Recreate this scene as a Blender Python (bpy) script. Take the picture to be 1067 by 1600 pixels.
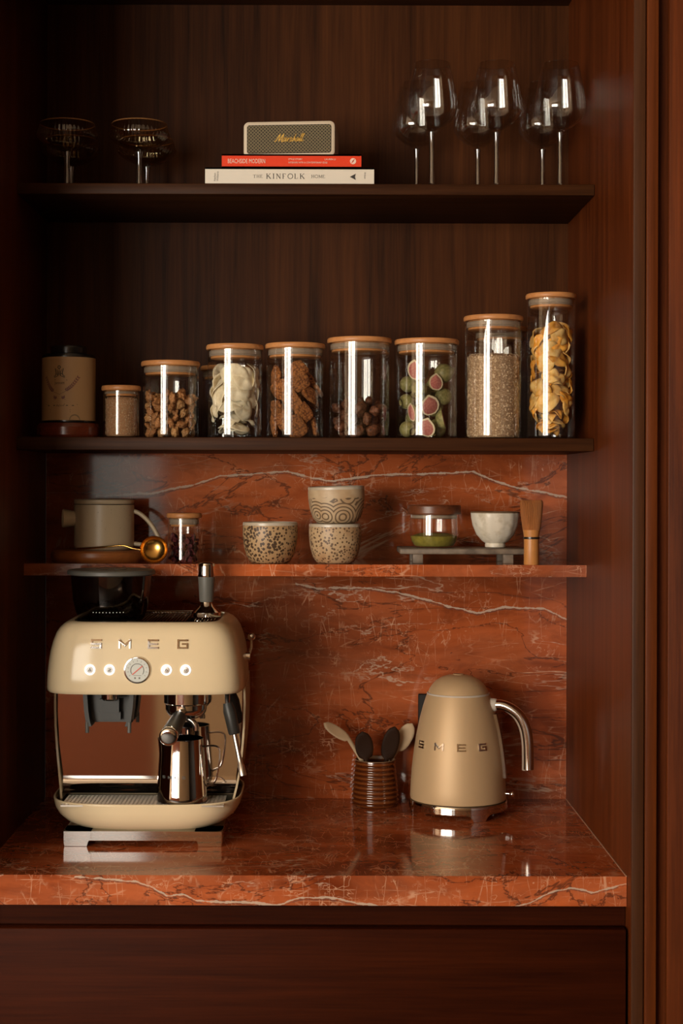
import bpy, bmesh, math, random
from mathutils import Vector, Matrix

# ------------------------------------------------------------------ clear
for _o in list(bpy.data.objects):
    bpy.data.objects.remove(_o, do_unlink=True)
scene = bpy.context.scene
C = scene.collection
PI = math.pi
R = math.radians

# ------------------------------------------------------------------ camera
CAMZ = 1.506          # eye height; back wall is y = 0, camera at y = -3
FPX = 2500.0          # focal length in pixels of the 1067 x 1600 frame
VX, VY = 502.0, 759.0 # principal point
cam_d = bpy.data.cameras.new('camera')
cam = bpy.data.objects.new('camera', cam_d)
C.objects.link(cam)
cam.location = (0, -3.0, CAMZ)
cam.rotation_euler = (PI / 2, R(-0.17), 0)
cam_d.sensor_width = 36.0
cam_d.lens = FPX / 1600 * 36
cam_d.shift_x = (533.5 - VX) / 1600
cam_d.shift_y = -(800 - VY) / 1600
cam_d.clip_start = 0.05
scene.camera = cam

# ------------------------------------------------------------------ world, light, exposure
world = bpy.data.worlds.new('world')
scene.world = world
world.use_nodes = True
world.node_tree.nodes['Background'].inputs[0].default_value = (0.9, 0.82, 0.72, 1)
world.node_tree.nodes['Background'].inputs[1].default_value = 0.01

WIN_Y = -4.6          # wall behind the camera with three tall windows
WIN_X = [(-4.10, -2.72), (-2.64, -1.26), (-1.14, -0.72)]
WIN_Z = (0.75, 2.35)
WIN_RAD = [36.0, 36.0, 4.5]    # watts per square metre of each opening
for _i, (_a, _b) in enumerate(WIN_X):
    ld = bpy.data.lights.new('daylight', 'AREA')
    ld.shape = 'RECTANGLE'
    ld.size = _b - _a
    ld.size_y = WIN_Z[1] - WIN_Z[0]
    ld.energy = WIN_RAD[_i] * PI * 0.55 * ld.size * ld.size_y
    ld.color = (1.0, 0.91, 0.78)
    lo = bpy.data.objects.new('daylight', ld)
    lo.location = ((_a + _b) / 2, WIN_Y - 0.06, sum(WIN_Z) / 2)
    lo.rotation_euler = (PI / 2, 0, 0)
    C.objects.link(lo)
    lo.rotation_euler = (-PI / 2, 0, PI)   # shine along +y
    d = lo.rotation_euler.to_matrix() @ Vector((0, 0, -1))
    if d.y < 0:
        lo.rotation_euler = (PI / 2, 0, 0)

vs = scene.view_settings
vs.view_transform = 'Standard'
vs.look = 'None'
vs.exposure = 0.0
vs.gamma = 1.0
vs.use_curve_mapping = False
scene.cycles.transparent_max_bounces = 24
scene.cycles.max_bounces = 10

# ------------------------------------------------------------------ pixel helpers
def PX(px, y): return (px - VX) * (3 + y) / FPX
def PZ(py, y): return CAMZ - (py - VY) * (3 + y) / FPX
def MM(y): return (3 + y) / FPX

# ------------------------------------------------------------------ materials
MATS = {}
def nt(name):
    m = bpy.data.materials.new(name)
    m.use_nodes = True
    t = m.node_tree
    b = t.nodes['Principled BSDF']
    MATS[name] = m
    return m, t, b

def setb(b, col=None, rough=None, metal=None, spec=None, coat=None, coat_r=None):
    if col is not None: b.inputs['Base Color'].default_value = (*col, 1)
    if rough is not None: b.inputs['Roughness'].default_value = rough
    if metal is not None: b.inputs['Metallic'].default_value = metal
    if spec is not None: b.inputs['Specular IOR Level'].default_value = spec
    if coat is not None: b.inputs['Coat Weight'].default_value = coat
    if coat_r is not None: b.inputs['Coat Roughness'].default_value = coat_r

def N(t, kind, **kw):
    n = t.nodes.new(kind)
    for k, v in kw.items():
        if k in n.inputs.keys() if hasattr(n.inputs, 'keys') else False:
            n.inputs[k].default_value = v
        else:
            setattr(n, k, v)
    return n

def math_n(t, op, a, b=None, clamp=False):
    n = t.nodes.new('ShaderNodeMath'); n.operation = op; n.use_clamp = clamp
    for i, v in enumerate((a, b)):
        if v is None: continue
        if isinstance(v, (int, float)): n.inputs[i].default_value = v
        else: t.links.new(v, n.inputs[i])
    return n.outputs[0]

def maprange(t, v, a, b, c=0.0, d=1.0):
    n = t.nodes.new('ShaderNodeMapRange'); n.clamp = True
    t.links.new(v, n.inputs[0])
    for i, x in enumerate((a, b, c, d)): n.inputs[i + 1].default_value = x
    return n.outputs[0]

def mixc(t, f, a, b):
    n = t.nodes.new('ShaderNodeMix'); n.data_type = 'RGBA'
    for s, v in ((0, f), (6, a), (7, b)):
        if isinstance(v, (int, float)): n.inputs[s].default_value = v
        elif isinstance(v, tuple): n.inputs[s].default_value = (*v, 1)
        else: t.links.new(v, n.inputs[s])
    return n.outputs[2]

def noise(t, vec, scale, detail=4.0, rough=0.55, dist=0.0):
    n = t.nodes.new('ShaderNodeTexNoise')
    n.inputs['Scale'].default_value = scale
    n.inputs['Detail'].default_value = detail
    n.inputs['Roughness'].default_value = rough
    n.inputs['Distortion'].default_value = dist
    if vec is not None: t.links.new(vec, n.inputs['Vector'])
    return n.outputs[0]

def coords(t, scale=(1, 1, 1), rot=(0, 0, 0), loc=(0, 0, 0), src='Object'):
    tc = t.nodes.new('ShaderNodeTexCoord')
    mp = t.nodes.new('ShaderNodeMapping')
    mp.inputs['Scale'].default_value = scale
    mp.inputs['Rotation'].default_value = rot
    mp.inputs['Location'].default_value = loc
    t.links.new(tc.outputs[src], mp.inputs[0])
    return mp.outputs[0]

def bump(t, b, h, strength=0.2, dist=0.002):
    n = t.nodes.new('ShaderNodeBump')
    n.inputs['Strength'].default_value = strength
    n.inputs['Distance'].default_value = dist
    t.links.new(h, n.inputs['Height'])
    t.links.new(n.outputs[0], b.inputs['Normal'])

def plain(name, col, rough=0.5, metal=0.0, spec=0.5, coat=0.0, coat_r=0.05):
    m, t, b = nt(name)
    setb(b, col, rough, metal, spec, coat, coat_r)
    return m

def wood(name, axis, dark, light, rough=0.38, strips=0.0, spec=0.45, scale=1.0):
    """axis: direction of the grain; strips: width of the veneer leaves"""
    m, t, b = nt(name)
    s = [46.0 * scale] * 3
    s['xyz'.index(axis)] = 1.6 * scale
    v = coords(t, tuple(s))
    s2 = [300.0 * scale] * 3
    s2['xyz'.index(axis)] = 9.0 * scale
    v2 = coords(t, tuple(s2))
    s3 = [9.0 * scale] * 3
    s3['xyz'.index(axis)] = 0.9 * scale
    v3 = coords(t, tuple(s3))
    n1 = noise(t, v, 1.0, 5, 0.6, 0.6)
    n2 = noise(t, v2, 1.0, 2, 0.5)
    n3 = noise(t, v3, 1.0, 3, 0.5, 0.3)
    a = math_n(t, 'MULTIPLY', n1, 0.5)
    a = math_n(t, 'ADD', a, math_n(t, 'MULTIPLY', n2, 0.22))
    a = math_n(t, 'ADD', a, math_n(t, 'MULTIPLY', n3, 0.35))
    if strips:
        tc = t.nodes.new('ShaderNodeTexCoord')
        sx = t.nodes.new('ShaderNodeSeparateXYZ')
        t.links.new(tc.outputs['Object'], sx.inputs[0])
        f = math_n(t, 'FLOOR', math_n(t, 'DIVIDE', sx.outputs[0], strips))
        wn = t.nodes.new('ShaderNodeTexWhiteNoise'); wn.noise_dimensions = '1D'
        t.links.new(f, wn.inputs['W'])
        a = math_n(t, 'ADD', a, math_n(t, 'MULTIPLY', wn.outputs[0], 0.13))
    f = maprange(t, a, 0.38, 0.78)
    col = mixc(t, f, dark, light)
    t.links.new(col, b.inputs['Base Color'])
    setb(b, None, rough, 0, spec)
    bump(t, b, n2, 0.08, 0.001)
    return m

W_BACK = wood('wood_back', 'z', (0.011, 0.0030, 0.0008), (0.090, 0.027, 0.0065), 0.5, strips=0.088, spec=0.10)
W_SIDE = wood('wood_side', 'z', (0.045, 0.0090, 0.0016), (0.172, 0.0390, 0.0078), 0.42, spec=0.15)
W_SHELF = wood('wood_shelf', 'x', (0.018, 0.0055, 0.0016), (0.085, 0.029, 0.0085), 0.5, spec=0.12)
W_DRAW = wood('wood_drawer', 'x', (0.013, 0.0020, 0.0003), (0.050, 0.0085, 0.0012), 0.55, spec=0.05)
W_STRIP = wood('wood_strip', 'z', (0.070, 0.0150, 0.0025), (0.180, 0.044, 0.0080), 0.42, spec=0.2)
W_EDGE = wood('wood_edge', 'z', (0.040, 0.0130, 0.0045), (0.100, 0.036, 0.0130), 0.40, spec=0.3)
W_DARK = plain('wood_dark_edge', (0.012, 0.005, 0.0025), 0.5)
W_LID = wood('wood_lid', 'x', (0.42, 0.17, 0.055), (0.66, 0.31, 0.115), 0.42, scale=1.5)
W_TRAY = wood('wood_tray', 'x', (0.18, 0.052, 0.012), (0.40, 0.140, 0.036), 0.35, scale=0.9)
W_BASE = wood('wood_redbase', 'x', (0.045, 0.008, 0.003), (0.17, 0.032, 0.012), 0.22, scale=1.4)
W_BOXLID = wood('wood_boxlid', 'x', (0.07, 0.020, 0.008), (0.20, 0.062, 0.022), 0.35, scale=1.4)

def marble(name, veins=(), dens=0.0):
    """red marble; veins: hand-set long pale veins, (x0, x1, [(x, z)...], width)"""
    m, t, b = nt(name)
    tc = t.nodes.new('ShaderNodeTexCoord')
    sx = t.nodes.new('ShaderNodeSeparateXYZ')
    t.links.new(tc.outputs['Object'], sx.inputs[0])
    base = coords(t, (2.2, 5.0, 7.5), (0, R(10), 0))
    nb = noise(t, base, 1.0, 6, 0.6, 0.9)
    col = mixc(t, maprange(t, nb, 0.30, 0.70), (0.140, 0.024, 0.0065), (0.52, 0.122, 0.035))
    cl = noise(t, coords(t, (9, 14, 26), (0, R(14), 0), (3, 1, 2)), 1.0, 5, 0.65, 0.8)
    col = mixc(t, maprange(t, cl, 0.50, 0.72, 0.0, 0.65), col, (0.095, 0.018, 0.007))
    zone = maprange(t, noise(t, coords(t, (3.2, 6.0, 7.5), (0, R(14), 0), (4.2, 1.7, 0.6)), 1.0, 4, 0.6, 0.6), 0.48, 0.66)
    col = mixc(t, math_n(t, 'MULTIPLY', zone, 0.22), col, (0.46, 0.18, 0.095))
    # hairline cracks: straight broken pale lines at several angles
    def cracks(scale, rot, loc, w, wob_=0.03):
        v = coords(t, scale, rot, loc)
        nz = t.nodes.new('ShaderNodeTexNoise'); nz.inputs['Scale'].default_value = 1.3; nz.inputs['Detail'].default_value = 5
        t.links.new(v, nz.inputs['Vector'])
        va = t.nodes.new('ShaderNodeVectorMath'); va.operation = 'MULTIPLY_ADD'
        t.links.new(nz.outputs['Color'], va.inputs[0]); va.inputs[1].default_value = (wob_ * 12,) * 3; t.links.new(v, va.inputs[2])
        vo = t.nodes.new('ShaderNodeTexVoronoi'); vo.feature = 'DISTANCE_TO_EDGE'; vo.inputs['Scale'].default_value = 1.0
        t.links.new(va.outputs[0], vo.inputs['Vector'])
        return maprange(t, vo.outputs['Distance'], w * 0.3, w, 1.0, 0.0)
    def lines(scale, rot, loc, w, dist=0.7, detail=4):
        n = noise(t, coords(t, scale, rot, loc), 1.0, detail, 0.6, dist)
        a = math_n(t, 'ABSOLUTE', math_n(t, 'SUBTRACT', n, 0.5))
        return maprange(t, a, w * 0.25, w, 1.0, 0.0)
    def patch(loc, lo, hi, sc=(4.0, 6.0, 9.0)):
        return maprange(t, noise(t, coords(t, sc, (0, R(16), 0), loc), 1.0, 4, 0.6, 0.6), lo - dens, hi - dens)
    c1 = math_n(t, 'MULTIPLY', cracks((8, 10, 46), (0.2, R(38), 0.1), (1, 2, 3), 0.024), patch((9.2, 2.7, 3.6), 0.44, 0.60))
    c2 = math_n(t, 'MULTIPLY', cracks((50, 16, 9), (0.1, R(-24), 0.3), (7, 3, 1), 0.026), patch((1.2, 7.7, 5.6), 0.45, 0.60))
    c3 = math_n(t, 'MULTIPLY', lines((26, 10, 30), (0.1, R(50), 0.2), (4, 8, 2), 0.010, 0.5, 3), patch((6.1, 1.2, 8.6), 0.42, 0.60))
    net = math_n(t, 'MAXIMUM', math_n(t, 'MAXIMUM', c1, c2), c3)
    brk = maprange(t, noise(t, coords(t, (28, 28, 28), loc=(2, 6, 1)), 1.0, 3, 0.6), 0.42, 0.60)
    col = mixc(t, math_n(t, 'MULTIPLY', math_n(t, 'MULTIPLY', net, brk), 0.62), col, (0.66, 0.38, 0.24))
    # darker rust-grey cracks
    dk = lines((3.0, 5.0, 9.0), (0, R(12), 0), (2.2, 0.4, 7.7), 0.009, 0.8, 6)
    col = mixc(t, math_n(t, 'MULTIPLY', dk, 0.7), col, (0.055, 0.018, 0.012))
    # random long veins, mostly level
    lv = lines((1.5, 4.0, 5.0), (0, R(-9), 0.1), (5.3, 8.1, 2.4), 0.0050, 0.5, 7)
    gap = maprange(t, noise(t, coords(t, (5, 4, 5), loc=(3, 3, 8)), 1.0, 3), 0.46, 0.60)
    col = mixc(t, math_n(t, 'MULTIPLY', math_n(t, 'MULTIPLY', lv, gap), 0.75), col, (0.55, 0.40, 0.30))
    wob = noise(t, coords(t, (22, 22, 22)), 1.0, 5, 0.65)
    wob2 = noise(t, coords(t, (60, 60, 60), loc=(4, 5, 6)), 1.0, 3, 0.6)
    for (pts, w) in veins:
        x0, x1 = pts[0][0], pts[-1][0]
        zs = [p[1] for p in pts]; z0, z1 = min(zs), max(zs); dz = max(z1 - z0, 1e-4)
        fc = t.nodes.new('ShaderNodeFloatCurve')
        cu = fc.mapping.curves[0]
        P = [((x - x0) / (x1 - x0), (z - z0) / dz) for x, z in pts]
        cu.points[0].location = P[0]; cu.points[1].location = P[-1]
        for p in P[1:-1]: cu.points.new(*p)
        for p in cu.points: p.handle_type = 'VECTOR'
        fc.mapping.use_clip = False
        fc.mapping.update()
        u = math_n(t, 'DIVIDE', math_n(t, 'SUBTRACT', sx.outputs[0], x0), x1 - x0)
        t.links.new(u, fc.inputs['Value'])
        zc = math_n(t, 'ADD', math_n(t, 'MULTIPLY', fc.outputs[0], dz), z0)
        zc = math_n(t, 'ADD', zc, math_n(t, 'MULTIPLY', math_n(t, 'SUBTRACT', wob, 0.5), 0.012))
        dlt = math_n(t, 'SUBTRACT', sx.outputs[2], zc)
        a = math_n(t, 'ABSOLUTE', dlt)
        wv = math_n(t, 'MULTIPLY', maprange(t, wob2, 0.3, 0.72, 0.05, 1.25), w)
        f = math_n(t, 'LESS_THAN', math_n(t, 'SUBTRACT', a, wv), 0.0)
        fd = math_n(t, 'LESS_THAN', math_n(t, 'SUBTRACT', math_n(t, 'ABSOLUTE', math_n(t, 'ADD', dlt, w * 1.3)), math_n(t, 'MULTIPLY', wv, 0.8)), 0.0)
        inx = math_n(t, 'MULTIPLY', math_n(t, 'GREATER_THAN', sx.outputs[0], x0), math_n(t, 'LESS_THAN', sx.outputs[0], x1))
        col = mixc(t, math_n(t, 'MULTIPLY', math_n(t, 'MULTIPLY', fd, inx), 0.6), col, (0.115, 0.055, 0.042))
        col = mixc(t, math_n(t, 'MULTIPLY', math_n(t, 'MULTIPLY', f, inx), 0.75), col, (0.52, 0.42, 0.33))
    t.links.new(col, b.inputs['Base Color'])
    setb(b, None, 0.08, 0, 0.38)
    return m

yF = -0.595
MB_TOP = marble('marble_counter', [
    ([(PX(x, yF), PZ(y, yF)) for x, y in ((118, 1370), (150, 1374), (215, 1378), (240, 1388), (262, 1402), (290, 1400), (308, 1408), (380, 1411), (435, 1414), (470, 1404), (530, 1403), (560, 1412), (600, 1416))], 0.0022),
    ([(PX(x, yF), PZ(y, yF)) for x, y in ((806, 1416), (830, 1408), (862, 1393), (893, 1386), (925, 1393), (955, 1386), (981, 1380))], 0.0017)], 0.09)
MB_SPLASH = marble('marble_splash', [
    ([(PX(x, 0), PZ(y, 0)) for x, y in ((150, 776), (240, 771), (300, 758), (345, 744), (450, 738), (520, 753), (585, 742), (660, 740), (740, 736), (800, 760), (850, 768), (886, 776))], 0.0026),
    ([(PX(x, 0), PZ(y, 0)) for x, y in ((462, 912), (500, 920), (560, 917), (620, 926), (665, 936), (700, 946), (745, 957), (790, 948), (850, 950), (886, 966))], 0.0024)])
MB_SHELF = marble('marble_shelf', (), 0.06)

CREAM = plain('cream_enamel', (0.70, 0.57, 0.37), 0.14, 0, 0.22)
CHROME = plain('chrome', (0.66, 0.63, 0.60), 0.08, 1.0)
STEEL = plain('polished_steel', (0.62, 0.58, 0.55), 0.05, 1.0)
STEEL_S = plain('satin_steel', (0.66, 0.62, 0.57), 0.28, 1.0)
BLACKP = plain('black_plastic', (0.010, 0.009, 0.008), 0.25)
GREYP = plain('grey_plastic', (0.10, 0.097, 0.085), 0.45)
DKGREY = plain('dark_grey_plastic', (0.030, 0.030, 0.027), 0.45)
WHITE_R = plain('white_enamel', (0.80, 0.79, 0.76), 0.3)
GOLD_K = plain('champagne_metal', (0.49, 0.34, 0.19), 0.50, 0.24, 0.4)
BRASS = plain('brass', (0.62, 0.36, 0.10), 0.22, 1.0)
INK = plain('black_ink', (0.03, 0.025, 0.022), 0.6)
INK_L = plain('grey_ink', (0.16, 0.14, 0.12), 0.6)
BOOKW = plain('off_white_cover', (0.72, 0.66, 0.56), 0.5)
BOOKO = plain('orange_red_cover', (0.76, 0.052, 0.014), 0.5, 0, 0.2)
PAPER = plain('page_paper', (0.62, 0.55, 0.44), 0.8)
PRINTW = plain('pale_print', (0.85, 0.62, 0.50), 0.6)
KRAFT = plain('kraft_label', (0.40, 0.235, 0.105), 0.6)
KINK = plain('olive_print', (0.060, 0.045, 0.018), 0.6)
KPINK = plain('mauve_print', (0.17, 0.070, 0.050), 0.6)
KBLOT = plain('taupe_print', (0.19, 0.125, 0.060), 0.6)
SEAL = plain('silicone_seal', (0.30, 0.235, 0.18), 0.4)
COLLAR = plain('pale_plastic_and_ring_sheen', (0.50, 0.45, 0.39), 0.4)
SOCK = plain('matt_black_plastic', (0.010, 0.007, 0.006), 0.6, 0, 0.2)
STONE = None
RED_N = plain('red_needle', (0.62, 0.12, 0.08), 0.4)
DIALW = plain('dial_face', (0.52, 0.54, 0.50), 0.35)
ROOMW = plain('room_plaster', (0.76, 0.60, 0.43), 0.9)
ROOMT = plain('room_terracotta', (0.40, 0.14, 0.08), 0.8)
ROOMF = plain('room_floor', (0.016, 0.009, 0.006), 0.6)

def emis(name, col, s):
    m, t, b = nt(name)
    setb(b, col, 0.4)
    b.inputs['Emission Color'].default_value = (*col, 1)
    b.inputs['Emission Strength'].default_value = s
    return m
LEDW = emis('lit_button_ring', (1.0, 0.98, 0.95), 0.9)

def glass(name, tint=(1, 1, 1), f0=0.055, rough=0.0, f90=0.9, dens=1.0):
    """clear wall: Schlick mix of straight-through and mirror"""
    m, t, b = nt(name)
    t.nodes.remove(b)
    out = t.nodes['Material Output']
    tr = t.nodes.new('ShaderNodeBsdfTransparent'); tr.inputs[0].default_value = (*tint, 1)
    gl = t.nodes.new('ShaderNodeBsdfGlossy'); gl.inputs['Roughness'].default_value = rough
    gl.inputs['Color'].default_value = (1, 1, 1, 1)
    lw = t.nodes.new('ShaderNodeLayerWeight'); lw.inputs[0].default_value = 0.5
    p = math_n(t, 'POWER', lw.outputs['Facing'], 3.0)
    f = math_n(t, 'ADD', math_n(t, 'MULTIPLY', p, f90 - f0), f0)
    mx = t.nodes.new('ShaderNodeMixShader')
    t.links.new(f, mx.inputs[0]); t.links.new(tr.outputs[0], mx.inputs[1]); t.links.new(gl.outputs[0], mx.inputs[2])
    t.links.new(mx.outputs[0], out.inputs['Surface'])
    return m
GLASS = glass('clear_glass', (0.95, 0.95, 0.93), 0.06, 0.015, 0.75)
GLASS_W = glass('wine_glass', (0.90, 0.90, 0.89), 0.10, 0.02, 0.75)
GLASS_S = glass('smoky_ribbed_glass', (0.80, 0.70, 0.55), 0.09, 0.02, 0.6)
GLASS_D = glass('smoked_hopper', (0.50, 0.46, 0.43), 0.05, 0.02, 0.6)

def speckle(name, base, spot, scale, lo, hi, rough=0.4, spec=0.5):
    m, t, b = nt(name)
    n = noise(t, coords(t), scale, 2, 0.5)
    t.links.new(mixc(t, maprange(t, n, lo, hi), base, spot), b.inputs['Base Color'])
    setb(b, None, rough, 0, spec)
    return m
TEAPOT = speckle('speckled_cream_glaze', (0.52, 0.42, 0.28), (0.14, 0.085, 0.045), 330, 0.70, 0.76, 0.38)
TSEAM = plain('teapot_seam', (0.05, 0.035, 0.02), 0.6)
BOWLW = speckle('white_bowl_glaze', (0.66, 0.61, 0.51), (0.44, 0.38, 0.28), 60, 0.5, 0.8, 0.35)
GLAZEW = speckle('pale_inner_glaze', (0.52, 0.46, 0.37), (0.42, 0.33, 0.23), 40, 0.4, 0.7, 0.3)
STONE = speckle('grey_soapstone', (0.20, 0.155, 0.115), (0.10, 0.075, 0.055), 45, 0.35, 0.65, 0.6)
AMBER = None
def amber():
    m, t, b = nt('brown_glaze')
    tc = t.nodes.new('ShaderNodeTexCoord'); sx = t.nodes.new('ShaderNodeSeparateXYZ')
    t.links.new(tc.outputs['Object'], sx.inputs[0])
    w = math_n(t, 'SINE', math_n(t, 'MULTIPLY', sx.outputs[2], 2 * PI / 0.0085))
    t.links.new(mixc(t, maprange(t, w, -0.6, 1.0), (0.055, 0.012, 0.003), (0.15, 0.040, 0.009)), b.inputs['Base Color'])
    setb(b, None, 0.16, 0, 0.5, 0.5, 0.05)
    return m
AMBER = amber()

def dotted(name, base, dot, scale, thr, seed, dense):
    m, t, b = nt(name)
    v = coords(t, (1, 1, 1), (0.3, 0.2, 0.6), (seed, seed * 2, 0))
    vo = t.nodes.new('ShaderNodeTexVoronoi'); vo.inputs['Scale'].default_value = scale
    vo.inputs['Randomness'].default_value = 0.72
    t.links.new(v, vo.inputs['Vector'])
    big = noise(t, coords(t, (14, 14, 14), loc=(seed, 0, 3)), 1.0, 2, 0.5)
    th = maprange(t, big, 0.35, 0.65, thr * 0.72, thr * dense)
    d = math_n(t, 'LESS_THAN', math_n(t, 'SUBTRACT', vo.outputs['Distance'], th), 0.0)
    stain = noise(t, coords(t, (30, 30, 30), loc=(seed * 3, 1, 0)), 1.0, 4, 0.6)
    bc = mixc(t, maprange(t, stain, 0.45, 0.75), base, (0.36, 0.20, 0.09))
    t.links.new(mixc(t, math_n(t, 'MULTIPLY', d, 0.92), bc, dot), b.inputs['Base Color'])
    setb(b, None, 0.45)
    bump(t, b, d, 0.25, 0.001)
    return m
CUP_A = dotted('dotted_stoneware_dark', (0.43, 0.28, 0.14), (0.040, 0.020, 0.012), 185, 0.40, 0.31, 1.45)
CUP_B = dotted('dotted_stoneware_pale', (0.46, 0.32, 0.18), (0.10, 0.055, 0.030), 190, 0.37, 0.77, 1.30)
def waves():
    m, t, b = nt('combed_stoneware')
    v = coords(t, (1, 1, 1))
    vo = t.nodes.new('ShaderNodeTexVoronoi'); vo.inputs['Scale'].default_value = 27
    t.links.new(v, vo.inputs['Vector'])
    d = vo.outputs['Distance']
    w = math_n(t, 'SINE', math_n(t, 'MULTIPLY', d, 40.0))
    tc = t.nodes.new('ShaderNodeTexCoord'); sx = t.nodes.new('ShaderNodeSeparateXYZ')
    t.links.new(tc.outputs['Object'], sx.inputs[0])
    low = math_n(t, 'LESS_THAN', math_n(t, 'ADD', sx.outputs[2], math_n(t, 'MULTIPLY', noise(t, coords(t, (20, 20, 20)), 1.0), 0.014)), 0.052)
    f = math_n(t, 'MULTIPLY', maprange(t, w, 0.25, 0.45), low)
    n = noise(t, coords(t, (25, 25, 25)), 1.0, 3)
    t.links.new(mixc(t, math_n(t, 'MULTIPLY', f, 0.85), mixc(t, maprange(t, n, 0.4, 0.7), (0.50, 0.37, 0.23), (0.38, 0.24, 0.12)), (0.085, 0.050, 0.028)), b.inputs['Base Color'])
    setb(b, None, 0.5)
    return m
CUP_C = waves()

# foods
def food(name, a, b_, scale, rough=0.6, lo=0.35, hi=0.65, spec=0.35, bmp=0.0):
    m, t, b = nt(name)
    n = noise(t, coords(t), scale, 4, 0.6)
    oi = t.nodes.new('ShaderNodeObjectInfo')
    hs = t.nodes.new('ShaderNodeHueSaturation')
    t.links.new(mixc(t, maprange(t, n, lo, hi), a, b_), hs.inputs['Color'])
    t.links.new(maprange(t, oi.outputs['Random'], 0, 1, 0.70, 1.22), hs.inputs['Value'])
    t.links.new(hs.outputs[0], b.inputs['Base Color'])
    setb(b, None, rough, 0, spec)
    if bmp: bump(t, b, n, bmp, 0.002)
    return m
F_WALNUT = food('walnut', (0.20, 0.072, 0.022), (0.56, 0.265, 0.100), 3.5, 0.6, bmp=0.6)
F_WALNUT2 = food('walnut_pale', (0.30, 0.120, 0.030), (0.58, 0.34, 0.15), 3.0, 0.6, bmp=0.5)
F_CHIP = food('pale_dried_slice', (0.62, 0.52, 0.34), (0.80, 0.72, 0.54), 1.8, 0.55)
F_CRACK = food('brown_cracker', (0.10, 0.028, 0.007), (0.40, 0.150, 0.040), 6.0, 0.75, 0.38, 0.62, bmp=1.0)
F_DATE = food('dark_dried_fruit', (0.040, 0.014, 0.006), (0.160, 0.058, 0.025), 3.0, 0.5, bmp=0.7)
F_FIG = food('green_fig_skin', (0.155, 0.150, 0.045), (0.31, 0.275, 0.115), 3.0, 0.5)
F_FIGIN = food('pink_fig_flesh', (0.36, 0.075, 0.085), (0.54, 0.23, 0.18), 7.0, 0.5)
F_FIGRIM = plain('fig_white_rind', (0.66, 0.56, 0.38), 0.6)
F_OAT = food('oat_flakes', (0.20, 0.105, 0.050), (0.52, 0.36, 0.22), 420, 0.85, 0.3, 0.7)
F_OAT2 = food('oat_flakes_pale', (0.40, 0.26, 0.14), (0.74, 0.57, 0.39), 260, 0.85)
F_GRAIN = food('brown_grain', (0.20, 0.085, 0.035), (0.42, 0.235, 0.120), 600, 0.85, 0.3, 0.7)
F_MANGO = food('dried_fruit_yellow', (0.60, 0.215, 0.014), (0.82, 0.43, 0.075), 1.8, 0.5)
F_MANGO2 = food('dried_fruit_flesh', (0.70, 0.36, 0.07), (0.82, 0.56, 0.21), 2.2, 0.5)
F_PETAL = food('dried_petal', (0.030, 0.008, 0.010), (0.14, 0.022, 0.026), 2.0, 0.7)
F_MATCHA = food('matcha_powder', (0.20, 0.17, 0.018), (0.30, 0.25, 0.035), 120, 0.9)
F_BEAN = food('coffee_bean', (0.016, 0.007, 0.004), (0.050, 0.022, 0.011), 150, 0.35)
BAMBOO = wood('bamboo', 'z', (0.40, 0.150, 0.035), (0.58, 0.27, 0.08), 0.4)
BAMBOO_D = wood('bamboo_tine', 'z', (0.24, 0.075, 0.016), (0.44, 0.165, 0.040), 0.5)
SPOON_C = plain('cream_spoon_wood', (0.46, 0.33, 0.20), 0.55)
SPOON_D = plain('dark_spoon_wood', (0.020, 0.008, 0.0035), 0.6, 0, 0.1)

# ------------------------------------------------------------------ mesh helpers
def link(o, parent=None):
    C.objects.link(o)
    if parent is not None: o.parent = parent
    return o

def mesh(name, verts, faces, mat=None, parent=None, smooth=False, angle=40, loc=None):
    me = bpy.data.meshes.new(name)
    me.from_pydata([tuple(v) for v in verts], [], faces)
    me.validate()
    bm = bmesh.new(); bm.from_mesh(me)
    bmesh.ops.recalc_face_normals(bm, faces=bm.faces)
    bm.to_mesh(me); bm.free()
    if smooth:
        me.polygons.foreach_set('use_smooth', [True] * len(me.polygons))
        if angle < 180: me.set_sharp_from_angle(angle=R(angle))
    o = bpy.data.objects.new(name, me)
    if mat: me.materials.append(mat)
    if loc is not None: o.location = loc
    return link(o, parent)

def thing(name, label, cat, loc=(0, 0, 0), rotz=0.0, group=None):
    o = bpy.data.objects.new(name, None)
    o.empty_display_size = 0.02
    o.location = loc; o.rotation_euler = (0, 0, rotz)
    tag(o, label, cat, group)
    return link(o)

def tag(o, label, cat, group=None, kind=None):
    o['label'] = label; o['category'] = cat
    if group: o['group'] = group
    if kind: o['kind'] = kind
    return o

def struct(o):
    o['kind'] = 'structure'
    return o

def join(parts):
    V, F = [], []
    for v, f in parts:
        k = len(V); V += [tuple(x) for x in v]; F += [tuple(i + k for i in q) for q in f]
    return V, F

def gbox(c, s, rot=None):
    x, y, z = (a / 2 for a in s)
    v = [Vector(p) for p in ((-x, -y, -z), (x, -y, -z), (x, y, -z), (-x, y, -z), (-x, -y, z), (x, -y, z), (x, y, z), (-x, y, z))]
    if rot is not None: v = [rot @ p for p in v]
    v = [p + Vector(c) for p in v]
    f = [(0, 3, 2, 1), (4, 5, 6, 7), (0, 1, 5, 4), (1, 2, 6, 5), (2, 3, 7, 6), (3, 0, 4, 7)]
    return v, f

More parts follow.
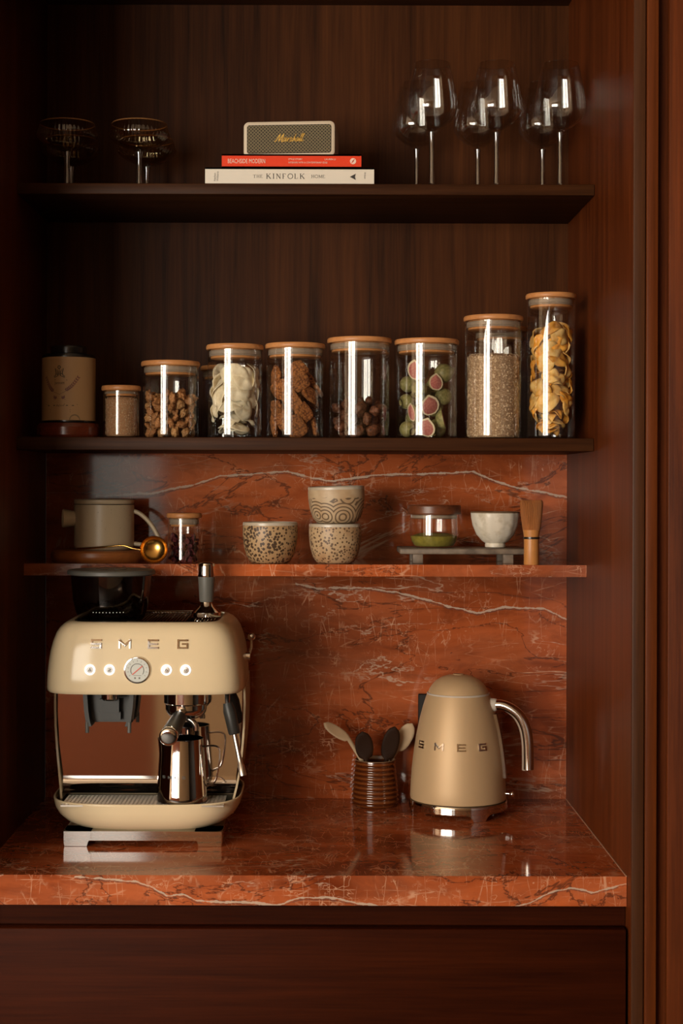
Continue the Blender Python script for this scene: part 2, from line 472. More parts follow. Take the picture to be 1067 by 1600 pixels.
def bbox(name, lo, hi, mat, parent=None, bev=0.0, seg=2):
    """bevelled box from corner to corner"""
    c = [(a + b) / 2 for a, b in zip(lo, hi)]; s = [b - a for a, b in zip(lo, hi)]
    v, f = gbox(c, s)
    me = bpy.data.meshes.new(name); me.from_pydata([tuple(p) for p in v], [], f)
    bm = bmesh.new(); bm.from_mesh(me)
    if bev:
        bmesh.ops.bevel(bm, geom=list(bm.edges), offset=bev, segments=seg, affect='EDGES', profile=0.5)
    bmesh.ops.recalc_face_normals(bm, faces=bm.faces)
    bm.to_mesh(me); bm.free()
    if bev:
        me.polygons.foreach_set('use_smooth', [True] * len(me.polygons)); me.set_sharp_from_angle(angle=R(50))
    me.materials.append(mat)
    o = bpy.data.objects.new(name, me)
    return link(o, parent)

def glathe(prof, n=48, wob=None):
    V, F = [], []
    full = [prof[0]]
    for (r0, z0), (r1, z1) in zip(prof, prof[1:]):   # holding loops keep upright walls from shading round
        if abs(r0 - r1) < 1e-5 and abs(z1 - z0) > 0.008:
            e = math.copysign(0.0008, z1 - z0)
            full += [(r0, z0 + e), (r1, z1 - e)]
        full.append((r1, z1))
    prof = full
    rows = []
    for r, z in prof:
        if r < 1e-6:
            rows.append([len(V)]); V.append((0, 0, z))
        else:
            row = []
            for i in range(n):
                a = 2 * PI * i / n
                rr = r if wob is None else r * wob(a, z)
                row.append(len(V)); V.append((rr * math.cos(a), rr * math.sin(a), z))
            rows.append(row)
    for p, q in zip(rows, rows[1:]):
        for i in range(n):
            j = (i + 1) % n
            if len(p) == 1 and len(q) == 1: continue
            if len(p) == 1: F.append((p[0], q[i], q[j]))
            elif len(q) == 1: F.append((p[i], p[j], q[0]))
            else: F.append((p[i], p[j], q[j], q[i]))
    return V, F

def lathe(name, prof, mat, parent=None, n=48, loc=None, wob=None, angle=40):
    v, f = glathe(prof, n, wob)
    return mesh(name, v, f, mat, parent, True, angle, loc)

def catmull(P, k=6):
    P = [Vector(p) for p in P]
    out = []
    for i in range(len(P) - 1):
        p0 = P[max(i - 1, 0)]; p1 = P[i]; p2 = P[i + 1]; p3 = P[min(i + 2, len(P) - 1)]
        for j in range(k):
            t = j / k
            out.append(0.5 * ((2 * p1) + (p2 - p0) * t + (2 * p0 - 5 * p1 + 4 * p2 - p3) * t * t + (3 * p1 - p0 - 3 * p2 + p3) * t ** 3))
    out.append(P[-1])
    return out

def gtube(P, r, n=12, flat=1.0, up=None):
    """sweep; r a number or list; flat squashes the second axis"""
    P = [Vector(p) for p in P]
    m = len(P)
    rr = r if isinstance(r, (list, tuple)) else [r] * m
    T = []
    for i in range(m):
        d = P[min(i + 1, m - 1)] - P[max(i - 1, 0)]
        T.append(d.normalized())
    u = Vector(up) if up else (Vector((0, 0, 1)) if abs(T[0].z) < 0.9 else Vector((0, 1, 0)))
    V, F = [], []
    for i in range(m):
        u = (u - T[i] * u.dot(T[i])).normalized()
        w = T[i].cross(u)
        for k in range(n):
            a = 2 * PI * k / n
            V.append(P[i] + u * (math.cos(a) * rr[i]) + w * (math.sin(a) * rr[i] * flat))
    for i in range(m - 1):
        for k in range(n):
            j = (k + 1) % n
            F.append((i * n + k, i * n + j, (i + 1) * n + j, (i + 1) * n + k))
    F.append(tuple(range(n - 1, -1, -1)))
    F.append(tuple((m - 1) * n + k for k in range(n)))
    return V, F

def tube(name, P, r, mat, parent=None, n=12, flat=1.0, up=None):
    v, f = gtube(P, r, n, flat, up)
    return mesh(name, v, f, mat, parent, True, 50)

def gloft(loops, cap0=True, cap1=True):
    n = len(loops[0]); V = [p for l in loops for p in l]; F = []
    for i in range(len(loops) - 1):
        for k in range(n):
            j = (k + 1) % n
            F.append((i * n + k, i * n + j, (i + 1) * n + j, (i + 1) * n + k))
    if cap0: F.append(tuple(range(n - 1, -1, -1)))
    if cap1: F.append(tuple((len(loops) - 1) * n + k for k in range(n)))
    return V, F

def sup(a, b, z, yc=0.0, e=4.5, n=96, xc=0.0):
    out = []
    for i in range(n):
        t = 2 * PI * i / n
        c, s = math.cos(t), math.sin(t)
        out.append((xc + a * math.copysign(abs(c) ** (2 / e), c), yc + b * math.copysign(abs(s) ** (2 / e), s), z))
    return out

def gdisc(r, z0, z1, n=32):
    return glathe([(0, z0), (r, z0), (r, z1), (0, z1)], n)

def rot_to(v, d):
    q = Vector((0, 0, 1)).rotation_difference(Vector(d).normalized())
    return [q @ Vector(p) for p in v]

def shift(g, off):
    o = Vector(off)
    return [Vector(p) + o for p in g[0]], g[1]

# flat lettering ---------------------------------------------------
GLYPH = {
 'S': [[(1, 1), (0, 1), (0, .5), (1, .5), (1, 0), (0, 0)]],
 'M': [[(-.08, 0), (-.08, 1), (.5, .30), (1.08, 1), (1.08, 0)]],
 'E': [[(0, 0), (0, 1)], [(0, 1), (1, 1)], [(0, .5), (.92, .5)], [(0, 0), (1, 0)]],
 'G': [[(1, 1), (0, 1), (0, 0), (1, 0), (1, .52), (.5, .52)]],
}
SERIF = {  # (stroke, thick) with small serifs
 'T': [([(.5, 0), (.5, 1)], 1), ([(0, 1), (1, 1)], .4), ([(.3, 0), (.7, 0)], .4), ([(0, 1), (0, .8)], .4), ([(1, 1), (1, .8)], .4)],
 'H': [([(.15, 0), (.15, 1)], 1), ([(.85, 0), (.85, 1)], 1), ([(.15, .5), (.85, .5)], .4)] + [([(x - .15, z), (x + .15, z)], .4) for x in (.15, .85) for z in (0, 1)],
 'E': [([(.15, 0), (.15, 1)], 1), ([(0, 1), (.85, 1)], .4), ([(.15, .52), (.65, .52)], .4), ([(0, 0), (.95, 0)], .4), ([(.85, 1), (.85, .8)], .4), ([(.95, 0), (.95, .22)], .4)],
 'K': [([(.15, 0), (.15, 1)], 1), ([(.2, .45), (.85, 1)], .45), ([(.4, .6), (.95, 0)], 1)] + [([(0, z), (.3, z)], .4) for z in (0, 1)] + [([(.7, 1), (1, 1)], .4), ([(.78, 0), (1.1, 0)], .4)],
 'I': [([(.5, 0), (.5, 1)], 1), ([(.33, 0), (.67, 0)], .4), ([(.33, 1), (.67, 1)], .4)],
 'N': [([(.12, 0), (.12, 1)], .45), ([(.12, 1), (.88, 0)], 1), ([(.88, 0), (.88, 1)], .45), ([(0, 0), (.26, 0)], .4), ([(.74, 1), (1, 1)], .4), ([(-.02, 1), (.15, 1)], .4)],
 'F': [([(.15, 0), (.15, 1)], 1), ([(0, 1), (.85, 1)], .4), ([(.15, .52), (.62, .52)], .4), ([(0, 0), (.32, 0)], .4), ([(.85, 1), (.85, .78)], .4)],
 'O': [([(.5 + .5 * math.cos(k * PI / 10), .5 + .5 * math.sin(k * PI / 10)) for k in range(21)], .75)],
 'L': [([(.15, 0), (.15, 1)], 1), ([(0, 0), (.85, 0)], .4), ([(0, 1), (.3, 1)], .4), ([(.85, 0), (.85, .25)], .4)],
 'M': [([(.1, 0), (.12, 1)], .45), ([(.12, 1), (.5, .1)], 1), ([(.5, .1), (.88, 1)], .45), ([(.88, 1), (.9, 0)], 1), ([(0, 0), (.22, 0)], .4), ([(.78, 0), (1, 0)], .4)],
}
def gstroke(pts, w, th, ext=0.5):
    """bars in the x-z plane, front at y=-th, back at y=0"""
    parts = []
    for (x0, z0), (x1, z1) in zip(pts, pts[1:]):
        L = math.hypot(x1 - x0, z1 - z0)
        if L < 1e-9: continue
        a = math.atan2(z1 - z0, x1 - x0)
        rot = Matrix.Rotation(-a, 3, 'Y')
        parts.append(gbox(((x0 + x1) / 2, -th / 2, (z0 + z1) / 2), (L + w * 2 * ext, th, w), rot))
    return join(parts) if parts else ([], [])

def serif_word(word, x, z, h, wid, gap, sw, th=0.0004):
    parts = []
    for ch in word:
        k = {'I': .45, 'M': 1.15, 'O': 1.1, 'L': .8, 'F': .8, 'E': .82}.get(ch, 1.0)
        for pts, tk in SERIF[ch]:
            parts.append(gstroke([(x + (p[0] if ch != 'I' else (p[0] - .5) / k + .5) * wid * k, z + p[1] * h) for p in pts], sw * tk, th, 0.2))
        x += wid * k + gap
    return join(parts), x

def font_mesh(name, text, size, mat, parent, loc, sx=1.0, rot=(PI / 2, 0, 0), align='LEFT', ext=0.0002):
    cu = bpy.data.curves.new(name, 'FONT')
    cu.body = text; cu.size = size; cu.extrude = ext; cu.align_x = align; cu.resolution_u = 2
    tmp = bpy.data.objects.new(name + '_tmp', cu)
    C.objects.link(tmp)
    dg = bpy.context.evaluated_depsgraph_get()
    me = bpy.data.meshes.new_from_object(tmp.evaluated_get(dg))
    bpy.data.objects.remove(tmp, do_unlink=True)
    bpy.data.curves.remove(cu)
    me.transform(Matrix.Diagonal((sx, 1, 1, 1)))
    me.name = name
    me.materials.clear(); me.materials.append(mat)
    o = bpy.data.objects.new(name, me)
    o.location = loc; o.rotation_euler = rot
    return link(o, parent)

# ================================================================== SETTING
XL, XR = -0.516, 0.461
YN = -0.629           # front plane of the niche
ZC = 0.92             # counter top
ZTOP = 2.407

struct(bbox('wall_back', (XL - 0.018, 0.0, 1.5655), (XR + 0.018, 0.02, ZTOP + 0.3), W_BACK))
struct(bbox('wall_left', (XL - 0.018, YN, 0.10), (XL, 0.0, ZTOP + 0.3), W_SIDE, None, 0.001))
struct(bbox('wall_right', (XR, YN + 0.003, 0.10), (XR + 0.018, 0.0, ZTOP + 0.3), W_SIDE))
struct(bbox('trim_6', (XR + 0.0003, YN, 0.10), (XR + 0.018, YN + 0.003, ZTOP + 0.3), W_EDGE, None, 0.0009))
struct(bbox('ceiling_niche', (XL, YN + 0.01, ZTOP), (XR, 0.0, ZTOP + 0.02), W_SHELF))
struct(bbox('trim_1', (XR + 0.0195, YN - 0.004, 0.10), (XR + 0.0365, YN + 0.03, 2.75), W_STRIP, None, 0.0012))
struct(bbox('trim_2', (XR + 0.0365, YN + 0.012, 0.10), (XR + 0.0525, YN + 0.03, 2.75), W_SIDE))
struct(bbox('door_1', (XR + 0.0525, YN - 0.002, 0.10), (XR + 0.65, YN + 0.02, 2.75), W_SIDE, None, 0.0015))
struct(bbox('trim_3', (XL - 0.0365, YN - 0.004, 0.10), (XL - 0.0195, YN + 0.03, 2.75), W_STRIP, None, 0.0012))
struct(bbox('door_2', (XL - 0.65, YN - 0.002, 0.10), (XL - 0.0375, YN + 0.02, 2.75), W_SIDE, None, 0.0015))
struct(bbox('trim_4', (XL - 0.65, YN + 0.03, 0.0), (XR + 0.65, YN + 0.06, 0.10), W_DARK))

# room around the camera: floor, ceiling, plain walls and the window wall
RX0, RX1, RZ = -4.6, 3.2, 2.85
struct(bbox('floor', (RX0, WIN_Y - 0.2, -0.05), (RX1, 0.05, 0.0), ROOMF))
struct(bbox('ceiling', (RX0, WIN_Y - 0.2, RZ), (RX1, 0.05, RZ + 0.05), ROOMW))
struct(bbox('wall_room_left', (RX0 - 0.1, WIN_Y - 0.2, 0.0), (RX0, 0.05, RZ), ROOMW))
struct(bbox('wall_room_right', (RX1, WIN_Y - 0.2, 0.0), (RX1 + 0.1, 0.05, RZ), W_DARK))
struct(bbox('wall_room_far_left', (RX0, YN + 0.06, 0.0), (XL - 0.65, YN + 0.10, RZ), ROOMW))
struct(bbox('wall_room_far_right', (XR + 0.65, YN + 0.06, 0.0), (RX1, YN + 0.10, RZ), ROOMW))
struct(bbox('trim_5', (XL - 0.65, YN, 2.75), (XR + 0.65, YN + 0.02, RZ), W_SIDE))
wx0, wx1 = WIN_X[0][0], WIN_X[-1][1]
for nm, lo, hi in (('wall_window_left', (RX0, WIN_Y - 0.2, 0), (wx0, WIN_Y, RZ)), ('wall_window_right', (wx1, WIN_Y - 0.2, 0), (RX1, WIN_Y, RZ)),
                   ('wall_window_below', (wx0, WIN_Y - 0.2, 0), (wx1, WIN_Y, WIN_Z[0])), ('wall_window_above', (wx0, WIN_Y - 0.2, WIN_Z[1]), (wx1, WIN_Y, RZ))):
    struct(bbox(nm, lo, hi, ROOMT if nm == 'wall_window_below' else ROOMW))
for i, (a, b) in enumerate(WIN_X):
    fr = []
    za, zb = WIN_Z
    for cx_, w_ in ((a, 0.08), (b, 0.08)):
        fr.append(gbox((cx_, WIN_Y - 0.03, (za + zb) / 2), (w_, 0.05, zb - za)))
    for cz_ in (za, zb):
        fr.append(gbox(((a + b) / 2, WIN_Y - 0.03, cz_), (b - a, 0.05, 0.06)))
    struct(mesh('window_%d' % (i + 1), *join(fr), W_STRIP))

# ---- shelves, counter, drawer
def shelf(name, z0, z1, yf, mat, label, cat, bev=0.0012):
    o = bbox(name, (XL + 0.0005, yf, z0), (XR - 0.0005, -0.0005, z1), mat, None, bev)
    return tag(o, label, cat)
ZS1, ZS2, ZS3 = 2.0167, 1.5874, 1.3695
shelf('wooden_shelf', ZS1 - 0.0185, ZS1, -0.295, W_SHELF, 'dark walnut shelf carrying the books, speaker and wine glasses', 'shelf')
shelf('wooden_shelf', 1.5655, ZS2, -0.295, W_SHELF, 'dark walnut shelf carrying the row of glass storage jars', 'shelf')
shelf('marble_shelf', ZS3 - 0.0205, ZS3, -0.225, MB_SHELF, 'thin red marble shelf carrying the teapot and stoneware cups', 'shelf', 0.0)
tag(bbox('marble_backsplash', (XL + 0.0005, -0.0004, ZC), (XR - 0.0005, 0.02, 1.5655), MB_SPLASH), 'polished red marble backsplash with pale veins behind the kettle', 'backsplash')
_ct = tag(bbox('marble_countertop', (XL + 0.0005, yF, ZC - 0.045), (XR - 0.0005, -0.0006, ZC), MB_TOP), 'thick polished red marble countertop under the coffee machine and kettle', 'countertop')
bbox('sealant_line', (XR - 0.0016, yF, ZC), (XR - 0.0002, -0.001, ZC + 0.0012), plain('sealant', (0.34, 0.20, 0.13), 0.5), _ct)
cab = thing('base_cabinet', 'dark wooden base cabinet with a handleless drawer under the marble top', 'cabinet', (0, 0, 0))
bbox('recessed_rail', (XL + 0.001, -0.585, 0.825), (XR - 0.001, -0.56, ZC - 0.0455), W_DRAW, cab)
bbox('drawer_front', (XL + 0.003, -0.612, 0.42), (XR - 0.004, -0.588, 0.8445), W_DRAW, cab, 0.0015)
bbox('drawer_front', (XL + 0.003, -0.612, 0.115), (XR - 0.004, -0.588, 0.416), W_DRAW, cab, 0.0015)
bbox('body', (XL + 0.001, -0.56, 0.10), (XR - 0.001, -0.01, 0.82), W_DARK, cab)

# ================================================================== TOP SHELF
# ---- wine glasses
def wine_glass(px, y, label):
    t = thing('wine_glass', label, 'wine glass', (PX(px, y), y, ZS1), 0, 'tall wine glasses on the top shelf')
    lathe('foot', [(0, 0.0005), (0.036, 0.0005), (0.0375, 0.0016), (0.025, 0.003), (0.008, 0.0065), (0.0046, 0.013)], GLASS_W, t, 40)
    lathe('stem', [(0.0054, 0.013), (0.0047, 0.03), (0.0045, 0.07), (0.0049, 0.093), (0.0066, 0.101), (0.0, 0.1055)], GLASS_ST, t, 20)
    lathe('bowl', [(0.0, 0.1055), (0.010, 0.1060), (0.022, 0.1120), (0.034, 0.1215), (0.0425, 0.132), (0.0449, 0.1415), (0.0440, 0.155), (0.0405, 0.178), (0.0360, 0.2000), (0.0318, 0.2195), (0.0312, 0.2200), (0.0308, 0.2190)], GLASS_W, t, 56)
    return t
GLASS_ST = glass('glass_stem', (0.62, 0.60, 0.57), 0.16, 0.12, 0.8)
FY, BY = -0.23, -0.09
wine_glass(673, FY, 'tall clear wine glass in the front row, nearest the books')
wine_glass(774, FY, 'tall clear wine glass, middle one of the front row')
wine_glass(873.5, FY, 'tall clear wine glass in the front row against the lit cabinet side panel')
wine_glass(649.5, BY, 'tall clear wine glass in the back row, nearest the books')
wine_glass(745, BY, 'tall clear wine glass, middle one of the back row')
wine_glass(846, BY, 'tall clear wine glass in the back row nearest the lit cabinet side panel')

# ---- ribbed coupes
def coupe(px, y, label):
    t = thing('coupe_glass', label, 'coupe glass', (PX(px, y), y, ZS1), 0, 'smoky ribbed coupe glasses')
    lathe('foot', [(0, 0.0005), (0.034, 0.0005), (0.035, 0.002), (0.012, 0.005), (0.0055, 0.010)], GLASS_S, t, 40)
    lathe('stem', [(0.0055, 0.010), (0.0050, 0.03), (0.0052, 0.055), (0.0075, 0.064), (0.0075, 0.066), (0.0, 0.068)], GLASS_ST, t, 20)
    rib = lambda a, z: 1 + 0.010 * math.cos(a * 44) * min(1, max(0, (z - 0.082) / 0.008))
    lathe('bowl', [(0.0, 0.068), (0.012, 0.0688), (0.026, 0.073), (0.042, 0.0815), (0.0515, 0.0905), (0.0525, 0.096), (0.0495, 0.1045), (0.0475, 0.113), (0.0470, 0.1145), (0.0463, 0.1135)], GLASS_S, t, 176, wob=rib)
    lathe('rim', [(0.0466, 0.1135), (0.0470, 0.1128), (0.0479, 0.1135), (0.0473, 0.1148), (0.0466, 0.1135)], RIMA, t, 64)
    return t
RIMA = plain('amber_rim', (0.30, 0.14, 0.05), 0.2)
coupe(103.5, -0.23, 'smoky ribbed coupe glass in front, beside the shadowed cabinet side panel')
coupe(216, -0.23, 'smoky ribbed coupe glass in front, nearest the books')
coupe(109.5, -0.10, 'smoky ribbed coupe glass behind another, beside the shadowed cabinet side panel')
coupe(228, -0.10, 'smoky ribbed coupe glass behind another, nearest the books')

# ---- books and speaker
def book(name, x, yf, z, w, d, h, mat, label):
    t = thing(name, label, 'book', (x, yf, z))
    bbox('pages', (-w / 2 + 0.004, 0.004, 0.0028), (w / 2 - 0.004, d - 0.004, h - 0.0028), PAPER, t)
    v = join([gbox((0, d / 2, 0.0014), (w, d, 0.0028)), gbox((0, d / 2, h - 0.0014), (w, d, 0.0028)), gbox((0, 0.0014, h / 2), (w, 0.0028, h))])
    mesh('cover', *v, mat, t)
    return t
yb = -0.28
s_ = MM(yb)
bw = book('book', PX(451, yb), yb, ZS1, 264 * s_, 0.21, 0.0300, BOOKW, 'thick off-white hardback lying flat on the wooden shelf')
def bl(px, y=yb, c=451): return (px - c) * MM(y)
zt = 0.0095
g1, xe = serif_word('THE', bl(394), 0.0125, 0.0052, 0.0046, 0.0016, 0.0007)
g2, xe = serif_word('KINFOLK', bl(414.5), 0.0112, 0.0082, 0.0076, 0.0030, 0.00125)
g3, xe = serif_word('HOME', bl(485), 0.0125, 0.0052, 0.0048, 0.0012, 0.0007)
mesh('spine_title', *join([g1, g2, g3]), INK, bw)
tri = ([(bl(545), -0.0004, 0.0145), (bl(554.5), -0.0004, 0.0200), (bl(553), -0.0004, 0.0145), (bl(554.5), -0.0004, 0.0092)], [(0, 1, 2), (0, 2, 3)])
mesh('publisher_mark', *tri, INK, bw)
font_mesh('author_name', 'Nathan\nWilliams', 0.0048, INK_L, bw, (bl(335.5), -0.0003, 0.0065), 1.0, (PI / 2, -PI / 2, 0))
font_mesh('publisher_name', 'Artisan', 0.0046, INK_L, bw, (bl(567.5), -0.0003, 0.0225), 0.85, (PI / 2, PI / 2, 0))
yo = -0.275
bo = book('book', PX(454, yo), yo, ZS1 + 0.0300, 218 * MM(yo), 0.19, 0.0238, BOOKO, 'orange-red paperback lying on the thick off-white book')
def ol(px): return (px - 454) * MM(yo)
font_mesh('spine_title', 'BEACHSIDE MODERN', 0.0108, PRINTW, bo, (ol(354), -0.0004, 0.0082), 0.62)
font_mesh('subtitle', 'STYLE STORY', 0.0042, PRINTW, bo, (ol(449), -0.0004, 0.0138), 0.95)
font_mesh('subtitle', 'LAUREN LI', 0.0042, PRINTW, bo, (ol(523), -0.0004, 0.0138), 0.95, align='RIGHT')
font_mesh('subtitle', 'INTERIORS WITH A CONTEMPORARY EDGE', 0.0042, PRINTW, bo, (ol(449), -0.0004, 0.0082), 0.80)
v, f = gdisc(0.0052, 0, 0.0004, 28)
pm = mesh('publisher_mark', rot_to(v, (0, -1, 0)), f, PRINTW, bo, loc=(ol(550), 0, 0.0122))
mesh('mark_glyph', *join([gstroke([(-0.0022, -0.0028), (0.0006, 0.0004), (-0.0006, -0.0002), (0.0022, 0.0030)], 0.0011, 0.0003)]), BOOKO, pm, loc=(0, -0.0005, 0))

ysp = -0.225
sp = thing('bluetooth_speaker', 'small cream portable speaker with a woven grille on the orange-red book', 'speaker', (PX(453, -0.262), -0.212, ZS1 + 0.0538), R(-5))
def rrect(w, h, r, n=8):
    out = []
    for cx, cz, a0 in ((w / 2 - r, h / 2 - r, 0), (-w / 2 + r, h / 2 - r, 90), (-w / 2 + r, -h / 2 + r, 180), (w / 2 - r, -h / 2 + r, 270)):
        for k in range(n + 1):
            a = R(a0 + 90 * k / n)
            out.append((cx + r * math.cos(a), cz + r * math.sin(a)))
    return out
SPC = plain('cream_speaker_shell', (0.60, 0.50, 0.37), 0.5)
sw_, sh_ = 0.158, 0.0615
loops = []
for y, dw in ((-0.0385, 0.004), (-0.0405, 0.0075), (-0.0410, 0.0025), (-0.0395, 0.0005), (-0.036, 0.0), (0.036, 0.0), (0.040, 0.003)):
    if y == -0.0385: continue
    loops.append([(x, y, z + sh_ / 2) for x, z in rrect(sw_ - 2 * dw, sh_ - 2 * dw, 0.009)])
mesh('shell', *gloft(loops), SPC, sp, True, 40)
gv = [(x, -0.0412, z + sh_ / 2) for x, z in rrect(sw_ - 0.0125, sh_ - 0.0125, 0.0045)]
SPG = plain('speaker_cloth_dark', (0.030, 0.022, 0.012), 0.8)
mesh('grille_back', *gloft([gv, [(x, -0.0395, z) for x, _, z in gv]]), SPG, sp)
wv = []
gw, gh = sw_ - 0.0145, sh_ - 0.0145
st = 0.0030
nx, nz = int(gw / st), int(gh / st * 1.0)
for i in range(nx + 1):
    for j in range(nz + 1):
        cx = -gw / 2 + (i + 0.5) * gw / (nx + 1); cz = -gh / 2 + (j + 0.5) * gh / (nz + 1)
        sg = 1 if (i + j) % 2 else -1
        wv.append(gbox((cx, -0.0416, cz + sh_ / 2), (st * 1.18, 0.0008, st * 0.42), Matrix.Rotation(R(45 * sg), 3, 'Y')))
SPW = plain('speaker_cloth_thread', (0.21, 0.165, 0.085), 0.7)
wo = mesh('grille_weave', *join(wv), SPW, sp)
wo['kind'] = 'stuff'
SCR = [[(-.2, .05), (0, .1), (.35, 1.0), (.42, .05), (.85, 1.02), (.82, .0), (1.0, .1)],
       [(1.35, .42), (1.15, .5), (1.02, .15), (1.2, .02), (1.4, .48), (1.38, .05), (1.55, .1)],
       [(1.55, .1), (1.68, .48), (1.66, .02), (1.74, .4), (1.92, .45)],
       [(2.25, .42), (2.08, .5), (2.05, .3), (2.22, .18), (2.12, .0), (1.95, .06), (2.3, .12)],
       [(2.35, .02), (2.58, 1.0), (2.42, .1), (2.6, .46), (2.66, .05), (2.8, .1)],
       [(3.1, .42), (2.9, .48), (2.8, .15), (2.96, .02), (3.14, .46), (3.13, .05), (3.26, .12)],
       [(3.26, .12), (3.52, 1.0), (3.42, .9), (3.38, .05), (3.5, .08)],
       [(3.5, .08), (3.76, 1.0), (3.66, .9), (3.6, .05), (3.85, .14)]]
sc = []
for s in SCR:
    P = catmull([(x * 0.0122 - 0.0215, 0, z * 0.0125 + sh_ / 2 - 0.0045) for x, z in s], 5)
    P = [(p.x + (p.z - sh_ / 2) * 0.28, p.z) for p in P]
    sc.append(gstroke(P, 0.00125, 0.0012, 0.4))
GOLDL = plain('gold_lettering', (0.70, 0.44, 0.10), 0.3, 0.6)
mesh('gold_script', *join(sc), GOLDL, sp, loc=(0, -0.0418, 0))

# ================================================================== JAR SHELF
rng = random.Random(7)
def jar(px, r, py_top, label, group='glass storage jars with wooden lids', y=None, z=ZS2, gap=0.012, lid_mat=None, name='storage_jar', yfront=-0.295, plug=0.024):
    if y is None: y = yfront + gap + r + 0.002
    H = PZ(py_top, y) - z
    t = thing(name, label, 'jar', (PX(px, y), y, z), 0, group)
    g = lathe('glass_body', [(0, 0.0006), (r - 0.004, 0.0006), (r - 0.001, 0.002), (r, 0.005), (r, H - 0.0095), (r - 0.0006, H - 0.0088), (r - 0.0022, H - 0.0092), (r - 0.0024, H - 0.012)], GLASS, t, 72)
    l = lathe('lid', [(0, H - plug), (r - 0.0062, H - plug), (r - 0.0055, H - plug + 0.0005), (r - 0.0055, H - 0.0085), (r + 0.0012, H - 0.0085), (r + 0.0024, H - 0.007), (r + 0.0024, H - 0.0025), (r + 0.001, H - 0.0003), (r - 0.002, H), (0, H)], lid_mat or W_LID, t, 72)
    lathe('seal', [(r - 0.0056, H - plug + 0.0035), (r - 0.0030, H - plug + 0.0038), (r - 0.0027, H - plug + 0.005), (r - 0.0036, H - plug + 0.006), (r - 0.0027, H - plug + 0.007), (r - 0.0030, H - 0.0105), (r - 0.0056, H - 0.0100)], SEAL, l, 64)
    return t, H, y

def settle(n, Rj, rad, hmax, rg, tries=40, ry=None):
    """drop spheres into a cylinder one by one, each at the lowest spot found"""
    P = []
    for _ in range(n):
        r_ = rad * rg.uniform(0.85, 1.15)
        best = None
        for _k in range(tries):
            a = rg.uniform(0, 2 * PI); q = (Rj - r_) * math.sqrt(rg.uniform(0, 1))
            if rg.random() < 0.5: q = Rj - r_
            x, y = q * math.cos(a), q * math.sin(a)
            zz = r_
            for (X, Y, Z, S) in P:
                d2 = (x - X) ** 2 + (y - Y) ** 2; s = (r_ + S)
                if d2 < s * s: zz = max(zz, Z + math.sqrt(s * s - d2))
            if best is None or zz < best[2]: best = (x, y, zz, r_)
        if best[2] + r_ > hmax: continue
        P.append(best)
    return P

def lump(name, mat, sub=2, sq=(1, 1, 1), amp=0.25, freq=2.2, seed=0, ridges=0.0):
    """irregular unit-size lump"""
    from mathutils import noise as mn
    bm = bmesh.new()
    bmesh.ops.create_icosphere(bm, subdivisions=sub, radius=1.0)
    for v in bm.verts:
        p = v.co.copy()
        k = 1 + amp * mn.noise(p * freq + Vector((seed * 3.1, seed, 0)))
        if ridges: k += ridges * mn.noise(p * 5.0 + Vector((0, seed, 4)))
        v.co = Vector((p.x * sq[0], p.y * sq[1], p.z * sq[2])) * k
    me = bpy.data.meshes.new(name); bm.to_mesh(me); bm.free()
    me.polygons.foreach_set('use_smooth', [True] * len(me.polygons))
    me.materials.append(mat)
    return me

def put(name, me, loc, rot, sc, label, cat, group):
    o = bpy.data.objects.new(name, me)
    o.location = loc; o.rotation_euler = rot
    o.scale = (sc, sc, sc) if isinstance(sc, (int, float)) else sc
    tag(o, label, cat, group)
    return link(o)

# tea tin on its base
yt = -0.235
tin_x = PX(107, yt); k = MM(yt)
tb = lathe('turned_wooden_base', [(0, 0.0), (0.052, 0.0), (0.0545, 0.004), (0.0545, 0.018), (0.051, 0.0245), (0, 0.0245)], W_BASE, None, 64, (tin_x, yt, ZS2))
tag(tb, 'round dark red wooden base under the tea tin', 'stand')
tin = thing('tea_tin', 'black tea tin with a kraft paper label and round black lid', 'tin', (tin_x, yt, ZS2 + 0.0245))
rt = 0.0455
HT = PZ(556, yt) - (ZS2 + 0.0245)
lathe('body', [(0, 0), (rt - 0.001, 0), (rt, 0.002), (rt, HT - 0.004), (rt - 0.002, HT), (0.035, HT + 0.001), (0, HT + 0.001)], BLACKP, tin, 72)
lathe('lid', [(0.0, HT + 0.001), (0.0305, HT + 0.001), (0.0310, HT + 0.0020), (0.0310, HT + 0.012), (0.0295, HT + 0.0145), (0, HT + 0.0148)], BLACKP, tin, 64)
LR = rt + 0.0004
lab = lathe('paper_label', [(LR - 0.0003, 0.0045), (LR, 0.0045), (LR, HT - 0.0062), (LR - 0.0003, HT - 0.0062)], KRAFT, tin, 96)
def wrap(g, dx, dz, extra=0.0003):
    """bend flat x-z print round the tin, centred on the side facing the room"""
    v, f = g
    out = []
    for p in v:
        a = (p[0] + dx) / LR
        rr = LR + extra - p[1]
        out.append((rr * math.sin(a), -rr * math.cos(a), p[2] + dz))
    return out, f
def tl(px, py): return ((px / 10.67 + 60 - 107) * k * 1.03, (1600 - py - 430) / 10.67 * k + 0.0045)  # from a 10.67x view of the label
def leaf(x, z, L, w, a):
    pts = [(0, 0), (w * .5, L * .45), (0, L), (-w * .5, L * .45)]
    c, s = math.cos(a), math.sin(a)
    v = [(x + p[0] * c - p[1] * s, 0, z + p[0] * s + p[1] * c) for p in pts]
    return v, [(0, 1, 2, 3)]
cr = []
